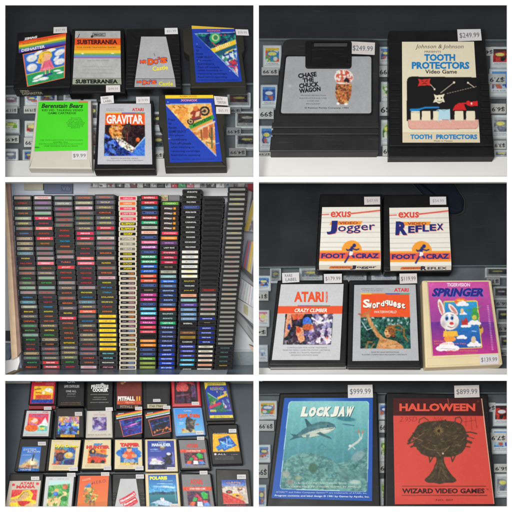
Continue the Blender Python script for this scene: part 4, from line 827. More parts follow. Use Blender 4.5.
a.line([(481.6, 398), (494.4, 504)], .9, (226, 190, 160)); a.text('HALLOWEEN', 399.4, 403.4, 475.2, 411.2, (226, 84, 62), .032); a.line([(447.6, 398), (449, 405)], .5, (200, 120, 100)); a.ell(478, 401.4, 1, 1, (110, 50, 40))
BR = (66, 54, 38)
BD_ = [(414, 432), (418, 425), (425, 421.6), (440, 420.6), (455, 421.4), (463, 425), (466.4, 432), (466.4, 445), (462.6, 452.4), (455, 456.2), (446.6, 457), (443.6, 457), (444.4, 463), (448, 470), (453.4, 477), (457.6, 480.6), (452, 483.2), (446, 482.4), (440, 484.2), (434, 482.6), (428, 483), (423.4, 480), (429, 475.6), (434, 468), (436.6, 461), (436.4, 457), (430, 457.2), (421, 454), (415.4, 446)]
body_ = rnd(BD_, 2.4, 3); a.poly(body_, BR)
Rr = random.Random(4)
for i in range(46):
    t_ = i/46*6.283; a.ell(440.4+26*math.cos(t_)+Rr.uniform(-1.2, .6), 438.8+17.2*math.sin(t_)+Rr.uniform(-.8, .6), Rr.uniform(1, 2.4), Rr.uniform(.8, 2), BR)
for p, w_ in (([(409, 441), (413, 436), (418, 431)], 2.6), ([(408, 443.6), (414, 441), (420, 436)], 1.8), ([(411, 447), (417, 444)], 1.6), ([(464, 432.6), (470, 432), (476.6, 433.6)], 1.2), ([(464, 440), (471, 442.6)], 2.4), ([(462, 446), (470, 447)], 1.1), ([(419, 423), (419.6, 419.4), (424, 417.4), (428.6, 420.6)], .7), ([(455, 421.6), (455.6, 418), (460, 417), (462, 420.6), (460.6, 423.6)], .9), ([(429, 456), (430, 462), (433, 457)], 1.2), ([(451, 456), (452.4, 461.6), (455.6, 455)], 1.2), ([(466, 436), (474, 438.6)], .7)): a.line(p, w_, BR)
G1, G2 = (120, 96, 54), (164, 134, 78)
def hl(pts, w_, cc, al=.8): a.line(pts, w_, cc, al)
for i in range(170):
    x_, y_ = Rr.uniform(417, 463), Rr.uniform(424, 454)
    if ((x_-440.4)/25)**2+((y_-438.8)/16)**2 < .95: an = Rr.uniform(-.9, .5); l_ = Rr.uniform(1.5, 5); hl([(x_, y_), (x_+l_*math.cos(an), y_+l_*math.sin(an))], Rr.uniform(.25, .6), Rr.choice([G1, (110, 90, 56), (40, 32, 24), (96, 78, 50), G2]), .6)
for i in range(60):
    u_ = Rr.uniform(-1, 1); y_ = Rr.uniform(463, 481); wx = 3+(y_-460)*.56; hl([(440+u_*wx*.5, y_-4), (440+u_*wx, y_)], .45, Rr.choice([G1, (110, 88, 54), (40, 32, 24)]), .7)
a.ell(438.6, 430.6, 5.2, 4.6, (112, 90, 50), .6, soft=.6)
for i in range(14): t_ = i*.449; r_ = Rr.uniform(3.4, 6.4); hl([(438.6, 430.6), (438.6+r_*math.cos(t_), 430.6+r_*math.sin(t_)*.9)], .45, G2)
a.ell(438.8, 431, 1.5, 1.7, (48, 38, 26)); hl([(411, 442), (424, 433)], .5, (186, 120, 84)); hl([(413, 437), (423, 441)], .5, (186, 120, 84)); hl([(421, 445), (430, 449.6), (440, 450.4), (449, 447.6)], .7, (112, 92, 60)); hl([(444, 452), (449.6, 446)], .5, G2); a.ell(443, 453.4, .9, 1, (206, 186, 150)); hl([(437, 452), (441, 456)], .5, G2)
a.noise(body_, 2, 30, 92)
DK = (58, 22, 22); a.line([(402, 486.2), (486, 486.2)], .55, DK).line([(402, 495.4), (487, 495.4)], .55, DK); a.text('WIZARD VIDEO GAMES', 402, 488.4, 484.6, 493.4, DK, .03); a.text('TM', 486, 488.6, 488.4, 490, DK); a.text('NO. 007', 436, 499, 453, 501, DK, .0)
for t, x0, x1 in (('2.95D', 400, 417), ('NW', 434, 443)): a.text(t, x0, 416.8, x1, 421.6, (160, 46, 44), -.01, slant=.2)
a.line([(466, 417), (466, 426)], .5, (150, 44, 40)).line([(471, 417), (472, 430)], .5, (140, 40, 36)).line([(464, 422), (476, 420)], .5, (150, 44, 40)).line([(475, 417), (477, 428)], .5, (140, 40, 36))
a.build('label', pl, H+.3, parent=c)
sticker(c, pl, H+1.2, [(454.2, 385.6), (479, 385), (479.6, 397.2), (454.6, 397.8)], '$899.99', seed=20)

# ================================================================== window five: rows of small-looking cartridges
pl = counter(4, 'blue-grey counter under four rows of assorted cartridges', 506.8, (520, 520), None, depth=.34, dark=TOPBLUE)
prism_top = prism('beige_strip', pl, [(-30, 374), (46, 374), (46, 383.2), (-30, 383.6)], .05, 1.0, mat('beige_strip', (176, 174, 160), .6), None, bev=.2)
tag(prism_top, 'pale beige strip along the top left edge of the blue-grey counter', 'counter strip')
t2 = prism('beige_strip', pl, [(229, 374), (258, 374), (258, 383.6), (229, 383.2)], .05, 1.0, mat('dim_strip', (120, 116, 106), .6), None, bev=.2)
tag(t2, 'dim grey-brown strip along the top right edge of the blue-grey counter', 'counter strip')

def small(lbl, outer, lab, paint, base, m=BLACK, H=13, stk=None, inset_=True, foot=None, ribs=None, r=1.0):
    """one cartridge: tapered body, framed label painted by paint(a), optional price sticker and end strip"""
    if inset_: c = body(lbl, pl, outer, H, m, inner=[tuple(p) for p in inset(lab, -.5)], rec=.9, r=r, rin=.3, bev=.9); w = H-.6
    else: c = body(lbl, pl, outer, H, m, r=r, bev=.9); w = H+.25
    if lab is not None:
        a = Art(lab, base, uv=True, res=2.4); a.noise(a.all(), .3, 7, int(outer[0][0])); paint(a); a.det = 34; a.build('label', pl, w, PRINT, c)
    if foot: prism('end_strip', pl, foot[0], .1, 6, foot[1], c, bev=.4)
    if stk is not None:
        for i, s_ in enumerate(stk): sticker(c, pl, H+.9, s_, None, seed=int(s_[0][0])+i)
    return c
def SQ(x0, y0, x1, y1): return [(x0, y0), (x1, y0-.1), (x1+.2, y1), (x0+.1, y1+.1)]
def band(art, P, pal, size, seed, **k): art.cells(P, pal, size, seed, **k)
def R4(x0, y0, x1, y1): return [(x0, y0), (x1, y0), (x1, y1), (x0, y1)]
BLK = (28, 27, 28)

def p_(a):
    a.rect(.16, .03, .44, .2, (236, 190, 40)); a.poly([(.24, .06), (.34, .05), (.38, .15), (.22, .16)], (60, 50, 110)); a.ell(.31, .1, .05, .04, (230, 120, 50))
    a.text(6, .56, .05, .93, .12, (245, 200, 200), seed=5); a.text(6, .6, .14, .93, .2, (245, 200, 200), seed=6); a.text(6, .6, .24, .93, .28, (240, 170, 170), seed=7)
    a.rect(.12, .34, .93, .84, (238, 188, 40)); a.ell(.72, .48, .16, .07, (240, 234, 220)).ell(.84, .54, .09, .05, (240, 234, 220)); a.rect(.2, .66, .86, .82, (214, 80, 40)); a.line([(.16, .46), (.4, .44)], .03, (60, 40, 40)).line([(.2, .58), (.44, .6)], .03, (190, 60, 40)); a.ell(.52, .58, .07, .07, (236, 226, 200)); a.rect(.05, .84, .95, .97, (34, 66, 160))
small('black cartridge with red label, yellow picture and red end, top left of the rows', [(31, 376), (57.6, 376), (56.2, 404.6), (28, 404.8)], [(32.4, 377), (56, 377), (53.6, 403.6), (30, 403.8)], p_, (206, 34, 62), foot=([(28.6, 405), (55.6, 404.8), (55, 409), (28.8, 409.2)], REDLIP), stk=[SQ(43.9, 406.6, 51.4, 409.8)])
def p_(a):
    a.text('SPACE', .36, .10, .62, .17, WHT, .02) if False else a.text(5, .34, .12, .66, .2, (236, 236, 236), seed=14)
    a.text(9, .22, .28, .84, .37, (226, 226, 226), seed=15, word=9); a.text(9, .3, .46, .72, .53, (200, 200, 200), seed=16); a.text(8, .36, .57, .68, .62, (150, 150, 150), seed=17); a.text(9, .32, .66, .7, .7, (130, 130, 130), seed=18); a.text(20, .12, .88, .9, .91, (150, 110, 60), seed=19); a.text(22, .1, .94, .92, .965, (150, 110, 60), seed=20)
small('black cartridge with plain white lettering, right of the red and yellow one', [(57.8, 376), (84.6, 376), (84.2, 406.4), (56.6, 406.6)], [(59, 377), (83.4, 377), (83, 405.6), (58.2, 405.8)], p_, (30, 29, 31))
def p_(a):
    a.text('PRESSURE', .14, .28, .86, .42, (236, 236, 236), .04, arc=.03); a.text('COOKER', .2, .40, .84, .52, (236, 236, 236), .04); a.text(6, .3, .05, .7, .1, (220, 220, 220), seed=24)
    a.text(16, .12, .60, .88, .63, (190, 190, 190), seed=21); a.text(12, .24, .70, .76, .735, (180, 180, 180), seed=22); a.text(14, .2, .77, .8, .8, (170, 170, 170), seed=23); a.text(18, .12, .88, .88, .905, (180, 180, 180), seed=25); a.ell(.6, .26, .07, .05, (236, 236, 236))
small('black cartridge with an arched white logo and white lines, third in the top row', [(86.6, 376), (113, 376), (112.5, 410), (86.2, 410)], [(88, 377), (112, 377), (111.4, 405.4), (87.6, 405.6)], p_, (27, 26, 26))
def p_(a):
    a.noise(a.all(), .15, 22, 3, (1, .6, .5)); a.ell(.22, .22, .07, .05, (200, 130, 90)).ell(.32, .17, .05, .035, (220, 160, 110)); a.rect(0, .86, 1, 1, (196, 84, 50)); a.text('PITFALL', .03, .70, .72, .86, (240, 234, 224), .05); a.text('II', .78, .70, .94, .86, (236, 170, 50), .02); a.text(10, .35, .9, .66, .95, (240, 200, 170), seed=3)
c = small('black cartridge with red-brown label and big white lettering ending in yellow', [(114.6, 376), (142.6, 376), (142.4, 409), (115, 409)], [(117, 377), (141.6, 377), (141.8, 404.6), (117, 404.6)], p_, (112, 44, 36))
a = Art([(119, 405), (139, 405), (138.6, 408.4), (119.4, 408.4)], (50, 30, 26), uv=True); a.text('PITFALL', .05, .1, .7, .9, (150, 130, 110), .03); a.text('II', .8, .1, .93, .9, (190, 130, 40), .01); a.build('end_label', pl, 13.4, PRINT, c)
c = small('plain black cartridge with one small price sticker and a beige end label', [(142, 376), (171, 376), (170.4, 409), (142.6, 409)], [(146, 377), (168, 377), (167.6, 402.4), (146.6, 402.4)], lambda a: None, (34, 34, 35), stk=[SQ(153, 399, 160.4, 401.8)])
a = Art([(147.2, 404.2), (166.8, 404.2), (166.8, 408.2), (147.4, 408.2)], (196, 186, 156), uv=True); a.text('STAR STRIKE', .1, .2, .82, .8, (50, 46, 40), .02); a.build('end_label', pl, 13.4, PRINT, c)
def p_(a):
    a.rect(.0, .0, 1, .06, (190, 30, 44)); a.ell(.5, .42, .42, .30, (196, 60, 60)).ell(.55, .46, .34, .22, (70, 30, 34)).ell(.4, .40, .22, .16, (206, 80, 76)); a.text('KANGAROO', .0, .1, .0, .1, BLK) if False else a.text(8, .1, .12, .9, .28, (206, 56, 60), seed=31, arc=.06)
    band(a, R4(.05, .55, .95, .98), [(40, 20, 30), (90, 30, 50), (60, 40, 70), (30, 16, 22)], .14, 33); a.poly([(.74, .3), (.92, .28), (.95, .75), (.76, .78)], (90, 60, 100)); a.line([(.1, .72), (.6, .66)], .07, (120, 60, 80))
small('red cartridge with a dark picture under a red arch, top row', [(170.6, 376), (199.2, 376), (201.6, 406.4), (172, 406.8)], [(174.2, 377), (196.4, 377), (198, 403.2), (174.6, 403.6)], p_, (44, 22, 28), REDP, stk=[SQ(191.6, 401.8, 199, 405)])
def p_(a):
    a.rect(0, 0, 1, .09, (238, 214, 60)); a.poly([(0, .05), (.2, .05), (.0, .2)], (238, 214, 60)); a.text(14, .14, .02, .9, .06, (60, 60, 50), seed=40); a.text(8, .24, .14, .84, .22, (200, 190, 60), seed=41); a.text(6, .4, .09, .7, .12, (190, 60, 120), seed=42)
    a.poly([(.05, .25), (.1, .62), (.55, .5)], (40, 120, 80)); a.poly([(.1, .7), (.6, .55), (.95, .8), (.5, .84)], (40, 110, 90)); band(a, R4(.5, .24, .95, .42), [(40, 60, 150), (60, 110, 130), (190, 160, 120), (30, 60, 90)], .09, 43); band(a, [(.1, .56), (.4, .5), (.3, .66), (.1, .68)], [(120, 90, 50), (60, 130, 80), (200, 160, 80)], .07, 44)
    band(a, [(.66, .5), (.95, .44), (.97, .8), (.7, .76)], [(200, 200, 210), (60, 70, 150), (160, 60, 90), (90, 130, 170)], .08, 45); a.poly([(.47, .42), (.95, .30), (.97, .36), (.5, .48)], (236, 190, 50)); a.poly([(.05, .66), (.58, .54), (.6, .61), (.06, .74)], (206, 50, 90)); a.rect(.08, .76, .34, .82, (180, 180, 90)); a.line([(.1, .3), (.5, .48)], .02, (190, 200, 210))
    a.rect(.02, .84, .98, .92, (30, 56, 160)); a.rect(.02, .92, 1, 1, (238, 214, 60)); a.text(12, .2, .94, .85, .98, (70, 60, 40), seed=46)
small('large dark cartridge with blue label edged in yellow and crossed ribbons', [(201.2, 378), (228.6, 378), (235.2, 420.4), (206.2, 421)], [(204.2, 382.4), (225.6, 382.2), (233.6, 418), (209.4, 418.4)], p_, (30, 60, 160), OLIVE, H=14, foot=([(207, 421.2), (235, 420.8), (234.6, 423.8), (207.6, 424.2)], BLACK), inset_=False)
prism('tag', pl.up(14.2), [(219.8, 377), (227, 377), (227, 383.4), (219.8, 383.4)], 0, .3, PAPER, None, bev=0) if False else None

# second row
def p_(a):
    a.rect(.1, .12, .92, .86, (224, 66, 86)); a.text(10, .12, .05, .42, .085, (110, 110, 116), seed=51); a.text('ATARI', .66, .035, .9, .085, (206, 60, 70), .03); a.poly([(.42, .86), (.92, .86), (.92, .5), (.80, .26), (.66, .5), (.45, .62)], (226, 232, 228)); a.poly([(.5, .86), (.92, .86), (.92, .6), (.6, .58)], (100, 190, 170), .8); a.text(7, .26, .17, .8, .24, (90, 130, 190), seed=52)
    a.rect(.06, .8, .92, .87, (170, 216, 220)); a.ell(.34, .42, .2, .16, (236, 130, 60)).ell(.3, .68, .26, .14, (232, 110, 50)).ell(.36, .38, .14, .09, (240, 210, 200)).ell(.22, .32, .1, .06, (230, 110, 50)); a.line([(.2, .5), (.5, .56)], .05, (200, 110, 190)); a.ell(.72, .68, .1, .08, (220, 210, 90)).ell(.72, .62, .09, .04, (60, 140, 90)); a.text(20, .1, .91, .9, .94, (150, 150, 150), seed=53)
small('silver labelled cartridge with an orange creature by a white mountain', [(24.4, 409.6), (53.4, 409.8), (51, 438), (20, 437.8)], [(26.8, 410.6), (50.8, 410.6), (48.4, 436.2), (22.8, 436.2)], p_, (200, 200, 198))
def p_(a):
    band(a, R4(.02, .0, .98, .86), [(40, 60, 170), (230, 190, 70), (120, 90, 190), (80, 180, 130), (230, 150, 90), (60, 110, 210), (220, 200, 220)], .12, 61); band(a, R4(.1, .45, .9, .86), [(40, 80, 170), (70, 120, 220), (30, 40, 90), (90, 140, 200)], .14, 62, a=.8); band(a, R4(.02, .0, .98, .3), [(240, 190, 80), (240, 220, 160), (200, 120, 160), (230, 150, 60)], .12, 65, a=.75); a.rect(0, .0, .02, 1, (30, 40, 90)); a.rect(.16, .87, .78, .99, (236, 180, 44)); a.text(12, .2, .895, .74, .965, (110, 60, 20), seed=63); a.rect(0, .86, .16, 1, (44, 42, 42)); a.rect(.78, .86, 1, 1, (44, 42, 42))
small('dark grey cartridge with a multicoloured picture low on its face', [(56.2, 408), (83.4, 407.8), (83.8, 437.4), (54.4, 437.6)], [(58, 416.4), (79.8, 416.4), (79.6, 437.4), (56.8, 437.2)], p_, (44, 42, 42), DARKG, inset_=False, stk=[SQ(74.8, 412, 82, 415.8)])
def p_(a):
    a.text(8, .24, .12, .78, .2, (190, 130, 160), seed=71, arc=.03); a.rect(.48, .02, .52, .05, (90, 90, 90)); a.rect(.2, .24, .82, .78, (130, 110, 170)); band(a, R4(.2, .24, .82, .78), [(120, 100, 160), (70, 50, 110), (180, 170, 200), (90, 80, 140), (200, 190, 200)], .12, 72); a.text(18, .14, .82, .86, .85, (160, 150, 140), seed=73); a.rect(0, .93, 1, 1, (180, 172, 150))
small('off-white cartridge with a purple picture', [(86.8, 410.6), (111.8, 410.2), (112.6, 437.6), (85.4, 437.8)], [(88.4, 411.6), (110.6, 411.4), (111, 435.6), (87.2, 436)], p_, (206, 202, 190), PUTTY, stk=[SQ(105.5, 407.4, 112.6, 410.8)])
def zim(lbl, o, bn, pic, paint, stk, seed):
    c = body(lbl, pl, o, 13, BLACK, r=1)
    a = Art(bn, WHT, uv=True); 
    for i, cc in enumerate([(206, 56, 50), (236, 120, 50), (244, 200, 60), (110, 180, 90), (60, 90, 190)]): a.rect(0, i*.16, 1, i*.16+.17, cc)
    a.rect(0, .8, 1, 1, (220, 220, 230)); a.text(14, .06, .82, .84, .98, (90, 60, 150), seed=seed); a.build('banner', pl, 13.3, PRINT, c)
    a = Art(pic, (224, 104, 70), uv=True); paint(a); a.det = 30; a.build('label', pl, 13.3, PRINT, c)
    a = Art([(bn[0][0]+1.6, bn[0][1]-1.6), (bn[0][0]+7.6, bn[0][1]-2.4), (bn[0][0]+7.6, bn[0][1]-1.2), (bn[0][0]+1.6, bn[0][1]-.3)], BLK, uv=True); a.text('ZIMAG', 0, .1, 1, .9, WHT, .03); a.build('lettering', pl, 13.3, PRINT, c)
    sticker(c, pl, 14, stk, None, seed=seed)
def p1(a):
    band(a, R4(.03, .03, .97, .97), [(20, 24, 90), (40, 50, 150), (60, 30, 120), (30, 60, 170)], .16, 81); a.ell(.5, .42, .5, .09, (200, 70, 180), .8, rot=-9, soft=.8).ell(.6, .40, .3, .05, (240, 150, 220), .9, rot=-9, soft=.6).line([(.1, .34), (.9, .2)], .03, (60, 130, 200)).line([(.08, .56), (.8, .5)], .02, (90, 160, 220)).ell(.4, .66, .14, .06, (160, 60, 160), .6, soft=.7).line([(.7, .3), (.97, .2)], .04, (60, 200, 170)); a.noise(a.all(), .05, 30, 82)
def p2(a):
    band(a, R4(.03, .03, .97, .97), [(14, 22, 60), (24, 40, 110), (12, 16, 40)], .2, 83); a.ell(.6, .36, .4, .12, (60, 120, 200), .6, soft=.8).ell(.62, .44, .26, .12, (14, 16, 30)).rect(.56, .3, .62, .4, (14, 16, 30)); a.line([(.05, .4), (.95, .28)], .015, (80, 150, 220)); band(a, R4(.03, .62, .97, .9), [(20, 16, 24), (40, 20, 24), (220, 120, 50), (20, 18, 30), (20, 18, 30)], .08, 84); a.line([(.15, .78), (.8, .72)], .03, (220, 110, 50)).ell(.3, .72, .04, .04, (240, 160, 60)).ell(.75, .7, .04, .04, (230, 130, 60))
zim('black cartridge with slanted rainbow banner over a violet galaxy picture', [(114, 410.2), (142.4, 410), (142.4, 438), (113.6, 438.2)], [(116, 415), (142, 409.8), (142, 414.6), (116.4, 419.2)], [(119, 420.2), (142.2, 415.6), (142.2, 433), (123.2, 437)], p1, SQ(135, 406.8, 142, 410), 86)
zim('black cartridge with slanted rainbow banner over a dark tank silhouette picture', [(143.2, 409.4), (171, 409.2), (171.6, 438), (143.4, 438.2)], [(145.2, 414.4), (169.6, 409), (169.8, 413.6), (146, 418.4)], [(148.2, 419.8), (170, 415.2), (171.2, 431.6), (152.6, 436.2)], p2, SQ(163, 405.8, 170.2, 409), 87)
def p_(a):
    a.vgrad(R4(0, 0, 1, 1), (60, 140, 220), (120, 190, 230)); a.text(6, .34, .06, .64, .11, WHT, seed=91); 
    for i, ch in enumerate('KING KONG'):
        if ch != ' ':
            for o_, cc in ((.012, (150, 50, 30)), (0, (234, 96, 40))): a.text(ch, .08+i*.094+o_, .18+.035*abs(i-4)/4*1.2+o_, .165+i*.094+o_, .33+.035*abs(i-4)/4*1.2+o_, cc, .06)
    # a plain rocky peak stands where the box's figure is printed
    rock = [(.34, .82), (.36, .5), (.44, .34), (.52, .30), (.6, .42), (.7, .46), (.78, .44), (.7, .6), (.66, .84), (.5, .97), (.34, .97)]; a.poly(rock, (70, 64, 62)); band(a, rock, [(60, 56, 56), (96, 88, 84), (50, 44, 44), (120, 110, 100)], .09, 92)
    a.poly([(.14, .97), (.26, .78), (.4, .86), (.5, .97)], (200, 180, 120)); a.poly([(.5, .97), (.62, .84), (.76, .97)], (200, 180, 120)); a.ell(.8, .64, .06, .04, (220, 100, 60)).ell(.22, .84, .05, .04, (220, 100, 60)); a.poly([(.12, .42), (.24, .4), (.2, .46)], (200, 160, 200)); a.line([(.1, .56), (.28, .56)], .02, (200, 230, 250)).line([(.1, .62), (.26, .62)], .02, (200, 230, 250))
small('pale blue cartridge with orange arched lettering over a dark grey peak', [(172.7, 407.6), (201.6, 407.2), (205.6, 434.8), (175.4, 436.2)], [(174.8, 408.8), (200.2, 408.6), (203.8, 432.6), (177.6, 433.8)], p_, (90, 160, 220), BLUEP, stk=[SQ(196, 430.8, 203.6, 434.4)])
def p_(a):
    a.text(8, .04, .005, .6, .03, (200, 200, 200), seed=95); a.rect(.0, .04, 1, .62, (240, 178, 36)); a.poly([(.2, .2), (.66, .08), (.92, .42), (.4, .6)], (34, 90, 180)); band(a, [(.24, .22), (.64, .12), (.88, .42), (.42, .56)], [(40, 110, 200), (90, 160, 230), (26, 60, 130), (60, 130, 210)], .1, 96); a.line([(.3, .28), (.6, .42), (.8, .4)], .03, (190, 220, 240)).line([(.56, .18), (.54, .46)], .025, (190, 220, 240)); a.poly([(.1, .46), (.3, .36), (.4, .5), (.2, .6)], (50, 120, 200)); a.ell(.08, .70, .05, .035, WHT); a.text('fresh', 0, 0, .001, .001, WHT) if False else a.text(5, .16, .68, .48, .73, WHT, seed=97, word=9); a.text(6, .66, .71, .9, .73, (170, 170, 170), seed=98)
    for i in range(3): a.text(18-i, .06, .78+i*.045, .74, .80+i*.045, (150, 150, 150), seed=100+i)
small('black cartridge with yellow label top and tilted blue square', [(206.6, 424.4), (237.6, 423.8), (243, 464.2), (212, 465)], [(212.6, 433), (236.4, 432.6), (242, 462.8), (213.4, 463.4)], p_, (28, 27, 29), H=14, inset_=False, stk=[SQ(228.7, 429, 236.2, 432.6)])

# third row
def p_(a):
    a.vgrad(R4(0, 0, 1, 1), (50, 110, 200), (130, 160, 200)); a.text('MISSILE', .08, .06, .66, .15, WHT, .05) if False else a.text(7, .08, .07, .74, .16, WHT, seed=111, word=9); a.text(8, .3, .17, .96, .24, WHT, seed=112, word=9); a.text(9, .08, .32, .52, .36, (200, 220, 240), seed=113)
    a.ell(.6, .66, .42, .2, (240, 206, 140), .9, soft=.6).ell(.36, .76, .32, .13, (226, 170, 110), .9, soft=.5).ell(.62, .6, .16, .2, (252, 240, 200), .9, soft=.6); a.line([(.66, .3), (.62, .56)], .06, (60, 60, 70)).line([(.66, .24), (.66, .3)], .03, (120, 120, 130)); band(a, R4(0, .76, 1, .9), [(190, 130, 80), (120, 80, 60), (220, 170, 110)], .12, 114, a=.7); a.rect(0, .89, 1, 1, (30, 96, 170)); a.text(8, .12, .91, .62, .97, WHT, seed=115)
small('dark grey cartridge with a rocket launch picture in blue and gold', [(20, 438.6), (48.6, 438.8), (44.6, 471.6), (13.8, 471.6)], [(22.4, 446.8), (41.2, 446.6), (38.8, 471.2), (18, 471)], p_, (60, 120, 200), DARKG, inset_=False, stk=[SQ(37.9, 441.8, 45.8, 445.4)])
CREAM = (222, 206, 164)
def p_(a):
    a.text(10, .06, .04, .4, .06, (200, 120, 90), seed=121); a.text(10, .7, .04, .94, .06, (160, 150, 120), seed=122); pic = R4(.14, .22, .86, .82); a.poly(pic, (40, 60, 120)); band(a, pic, [(40, 90, 160), (60, 130, 190), (44, 34, 80), (110, 80, 110), (80, 160, 160), (200, 110, 60)], .11, 123); a.ell(.36, .56, .17, .15, (60, 30, 60)).ell(.36, .56, .1, .09, (90, 50, 60)).ell(.66, .52, .2, .14, (80, 130, 180)).ell(.64, .5, .15, .1, (220, 180, 90)).ell(.68, .46, .07, .06, (236, 214, 150)); a.poly([(.5, .68), (.86, .6), (.86, .82), (.5, .82)], (50, 34, 90), .8)
    for o_, cc in ((.012, (60, 50, 60)), (0, (240, 224, 50))): a.text("Up'n Down", .12+o_, .14+o_, .92+o_, .27+o_, cc, .04)
    a.rect(.1, .77, .24, .82, (210, 80, 50)); 
    for i in range(3): a.text(24, .14, .86+i*.035, .66 if i else .8, .877+i*.035, (150, 136, 110), seed=124+i)
small('cream labelled cartridge with yellow lettering over dark blue and purple picture', [(48.6, 438.6), (82, 439), (78, 471.6), (44.8, 471.8)], [(51.8, 439.8), (80.8, 440.2), (77.2, 470.4), (48.5, 470.4)], p_, CREAM, stk=[SQ(69, 466.8, 77.6, 470.8)])
def p_(a):
    a.text(8, .06, .03, .3, .05, (200, 80, 70), seed=131); a.text(9, .7, .03, .94, .05, (160, 150, 120), seed=132); pic = R4(.16, .3, .84, .82)
    a.vgrad(pic, (240, 160, 60), (236, 120, 40)); a.ell(.32, .42, .12, .1, (50, 40, 50)).ell(.34, .4, .05, .05, (226, 160, 90)); a.poly([(.16, .52), (.5, .46), (.9, .54), (.84, .62), (.3, .6)], (90, 90, 120)); a.poly([(.16, .64), (.4, .56), (.8, .64), (.84, .78), (.2, .78)], (214, 66, 40)); a.ell(.36, .76, .07, .05, (30, 26, 30)).ell(.72, .76, .07, .05, (30, 26, 30)); a.line([(.2, .8), (.8, .81)], .02, (60, 40, 40)); a.ell(.7, .4, .1, .05, (220, 90, 50))
    for o_, c1, c2 in ((.01, (40, 40, 60), (60, 30, 40)), (0, (60, 150, 220), (220, 70, 60))): a.text('SPY', .34+o_, .13+o_, .68+o_, .22+o_, c1, .06); a.text('HUNTER', .08+o_, .2+o_, .94+o_, .31+o_, c2 if o_ == 0 else c1, .06)
    for i in range(3): a.text(24, .1, .86+i*.035, .66, .877+i*.035, (150, 136, 110), seed=134+i)
small('cream labelled cartridge with a red car under blue and red lettering', [(82.8, 438.6), (112, 438.4), (112.2, 470.6), (79.8, 470.8)], [(85, 439.6), (111.2, 439.4), (110.7, 468.6), (81.8, 468.6)], p_, CREAM, stk=[SQ(103.5, 465.8, 111, 470)])
def p_(a):
    a.text(8, .06, .03, .3, .05, (200, 80, 70), seed=141); a.text(9, .7, .03, .94, .05, (160, 150, 120), seed=142); a.ell(.5, .46, .46, .16, (40, 120, 200)).poly(R4(.2, .28, .84, .84), (40, 110, 190)); a.ell(.84, .56, .12, .06, (40, 120, 200)); band(a, R4(.2, .28, .84, .84), [(40, 110, 190), (60, 130, 210), (30, 90, 170)], .12, 143, a=.7)
    a.ell(.52, .52, .22, .14, (220, 90, 50)).ell(.52, .34, .1, .09, (226, 170, 130)).ell(.36, .56, .1, .07, (226, 150, 110)).ell(.7, .56, .1, .06, (226, 150, 110)).ell(.42, .73, .1, .08, (140, 160, 190)).ell(.62, .73, .1, .08, (140, 160, 190)); a.ell(.52, .29, .08, .03, (90, 50, 30)); a.rect(.2, .79, .84, .84, (220, 180, 60)); band(a, R4(.2, .78, .84, .85), [(220, 180, 60), (60, 60, 90), (200, 120, 50)], .07, 144)
    for o_, cc in ((.01, (90, 30, 30)), (0, (222, 60, 56))): a.text('TAPPER', .18+o_, .12+o_, .9+o_, .24+o_, cc, .06)
    for i in range(3): a.text(24, .12, .88+i*.03, .66, .893+i*.03, (150, 136, 110), seed=145+i)
small('cream labelled cartridge with a man in orange against a blue splash', [(113, 438.6), (142.8, 438.4), (143.6, 470.8), (112.8, 471)], [(115.2, 439.4), (142, 439.2), (142.6, 469), (114.6, 469)], p_, CREAM, stk=[SQ(135, 466, 143.4, 470.2)])
def p_(a):
    a.vgrad(R4(0, 0, 1, 1), (30, 60, 150), (90, 90, 170)); a.ell(.3, .68, .4, .16, (150, 120, 190), .8, soft=.7); a.text(6, .4, .03, .7, .07, (200, 220, 240), seed=151); a.text('MARAUDER', .16, .09, .88, .2, (206, 216, 236), .05); a.ell(.55, .24, .12, .08, (110, 90, 80)).ell(.55, .22, .08, .04, (190, 170, 130)); a.line([(.1, .3), (.4, .3)], .02, (180, 210, 240)).line([(.1, .36), (.5, .36)], .015, (150, 180, 220)).ell(.28, .3, .14, .04, (120, 160, 220), .6, soft=.5)
    a.poly([(.06, .82), (.1, .72), (.3, .66), (.5, .7), (.62, .76), (.5, .84)], (220, 216, 220)); a.ell(.24, .66, .1, .05, (236, 230, 230)); a.poly([(.6, .88), (.62, .66), (.54, .6), (.66, .58), (.7, .44), (.84, .4), (.92, .5), (.84, .6), (.9, .72), (.84, .9)], (30, 30, 44)); a.ell(.78, .46, .08, .05, (220, 220, 230)); band(a, R4(.02, .84, .98, 1), [(40, 40, 80), (60, 70, 120), (24, 26, 50)], .12, 152); a.line([(.93, .4), (.95, .8)], .015, (190, 190, 220)).line([(.5, .78), (.64, .72)], .02, (30, 30, 44))
small('ivory cartridge with a blue night picture of a dark robot figure', [(145, 439.2), (176, 438.8), (178, 471.4), (145.2, 471.8)], [(147.4, 440.8), (173.8, 440.6), (175.4, 469.2), (147.8, 469.6)], p_, (40, 60, 140), IVORY, stk=[SQ(167, 467.2, 175.6, 471)])
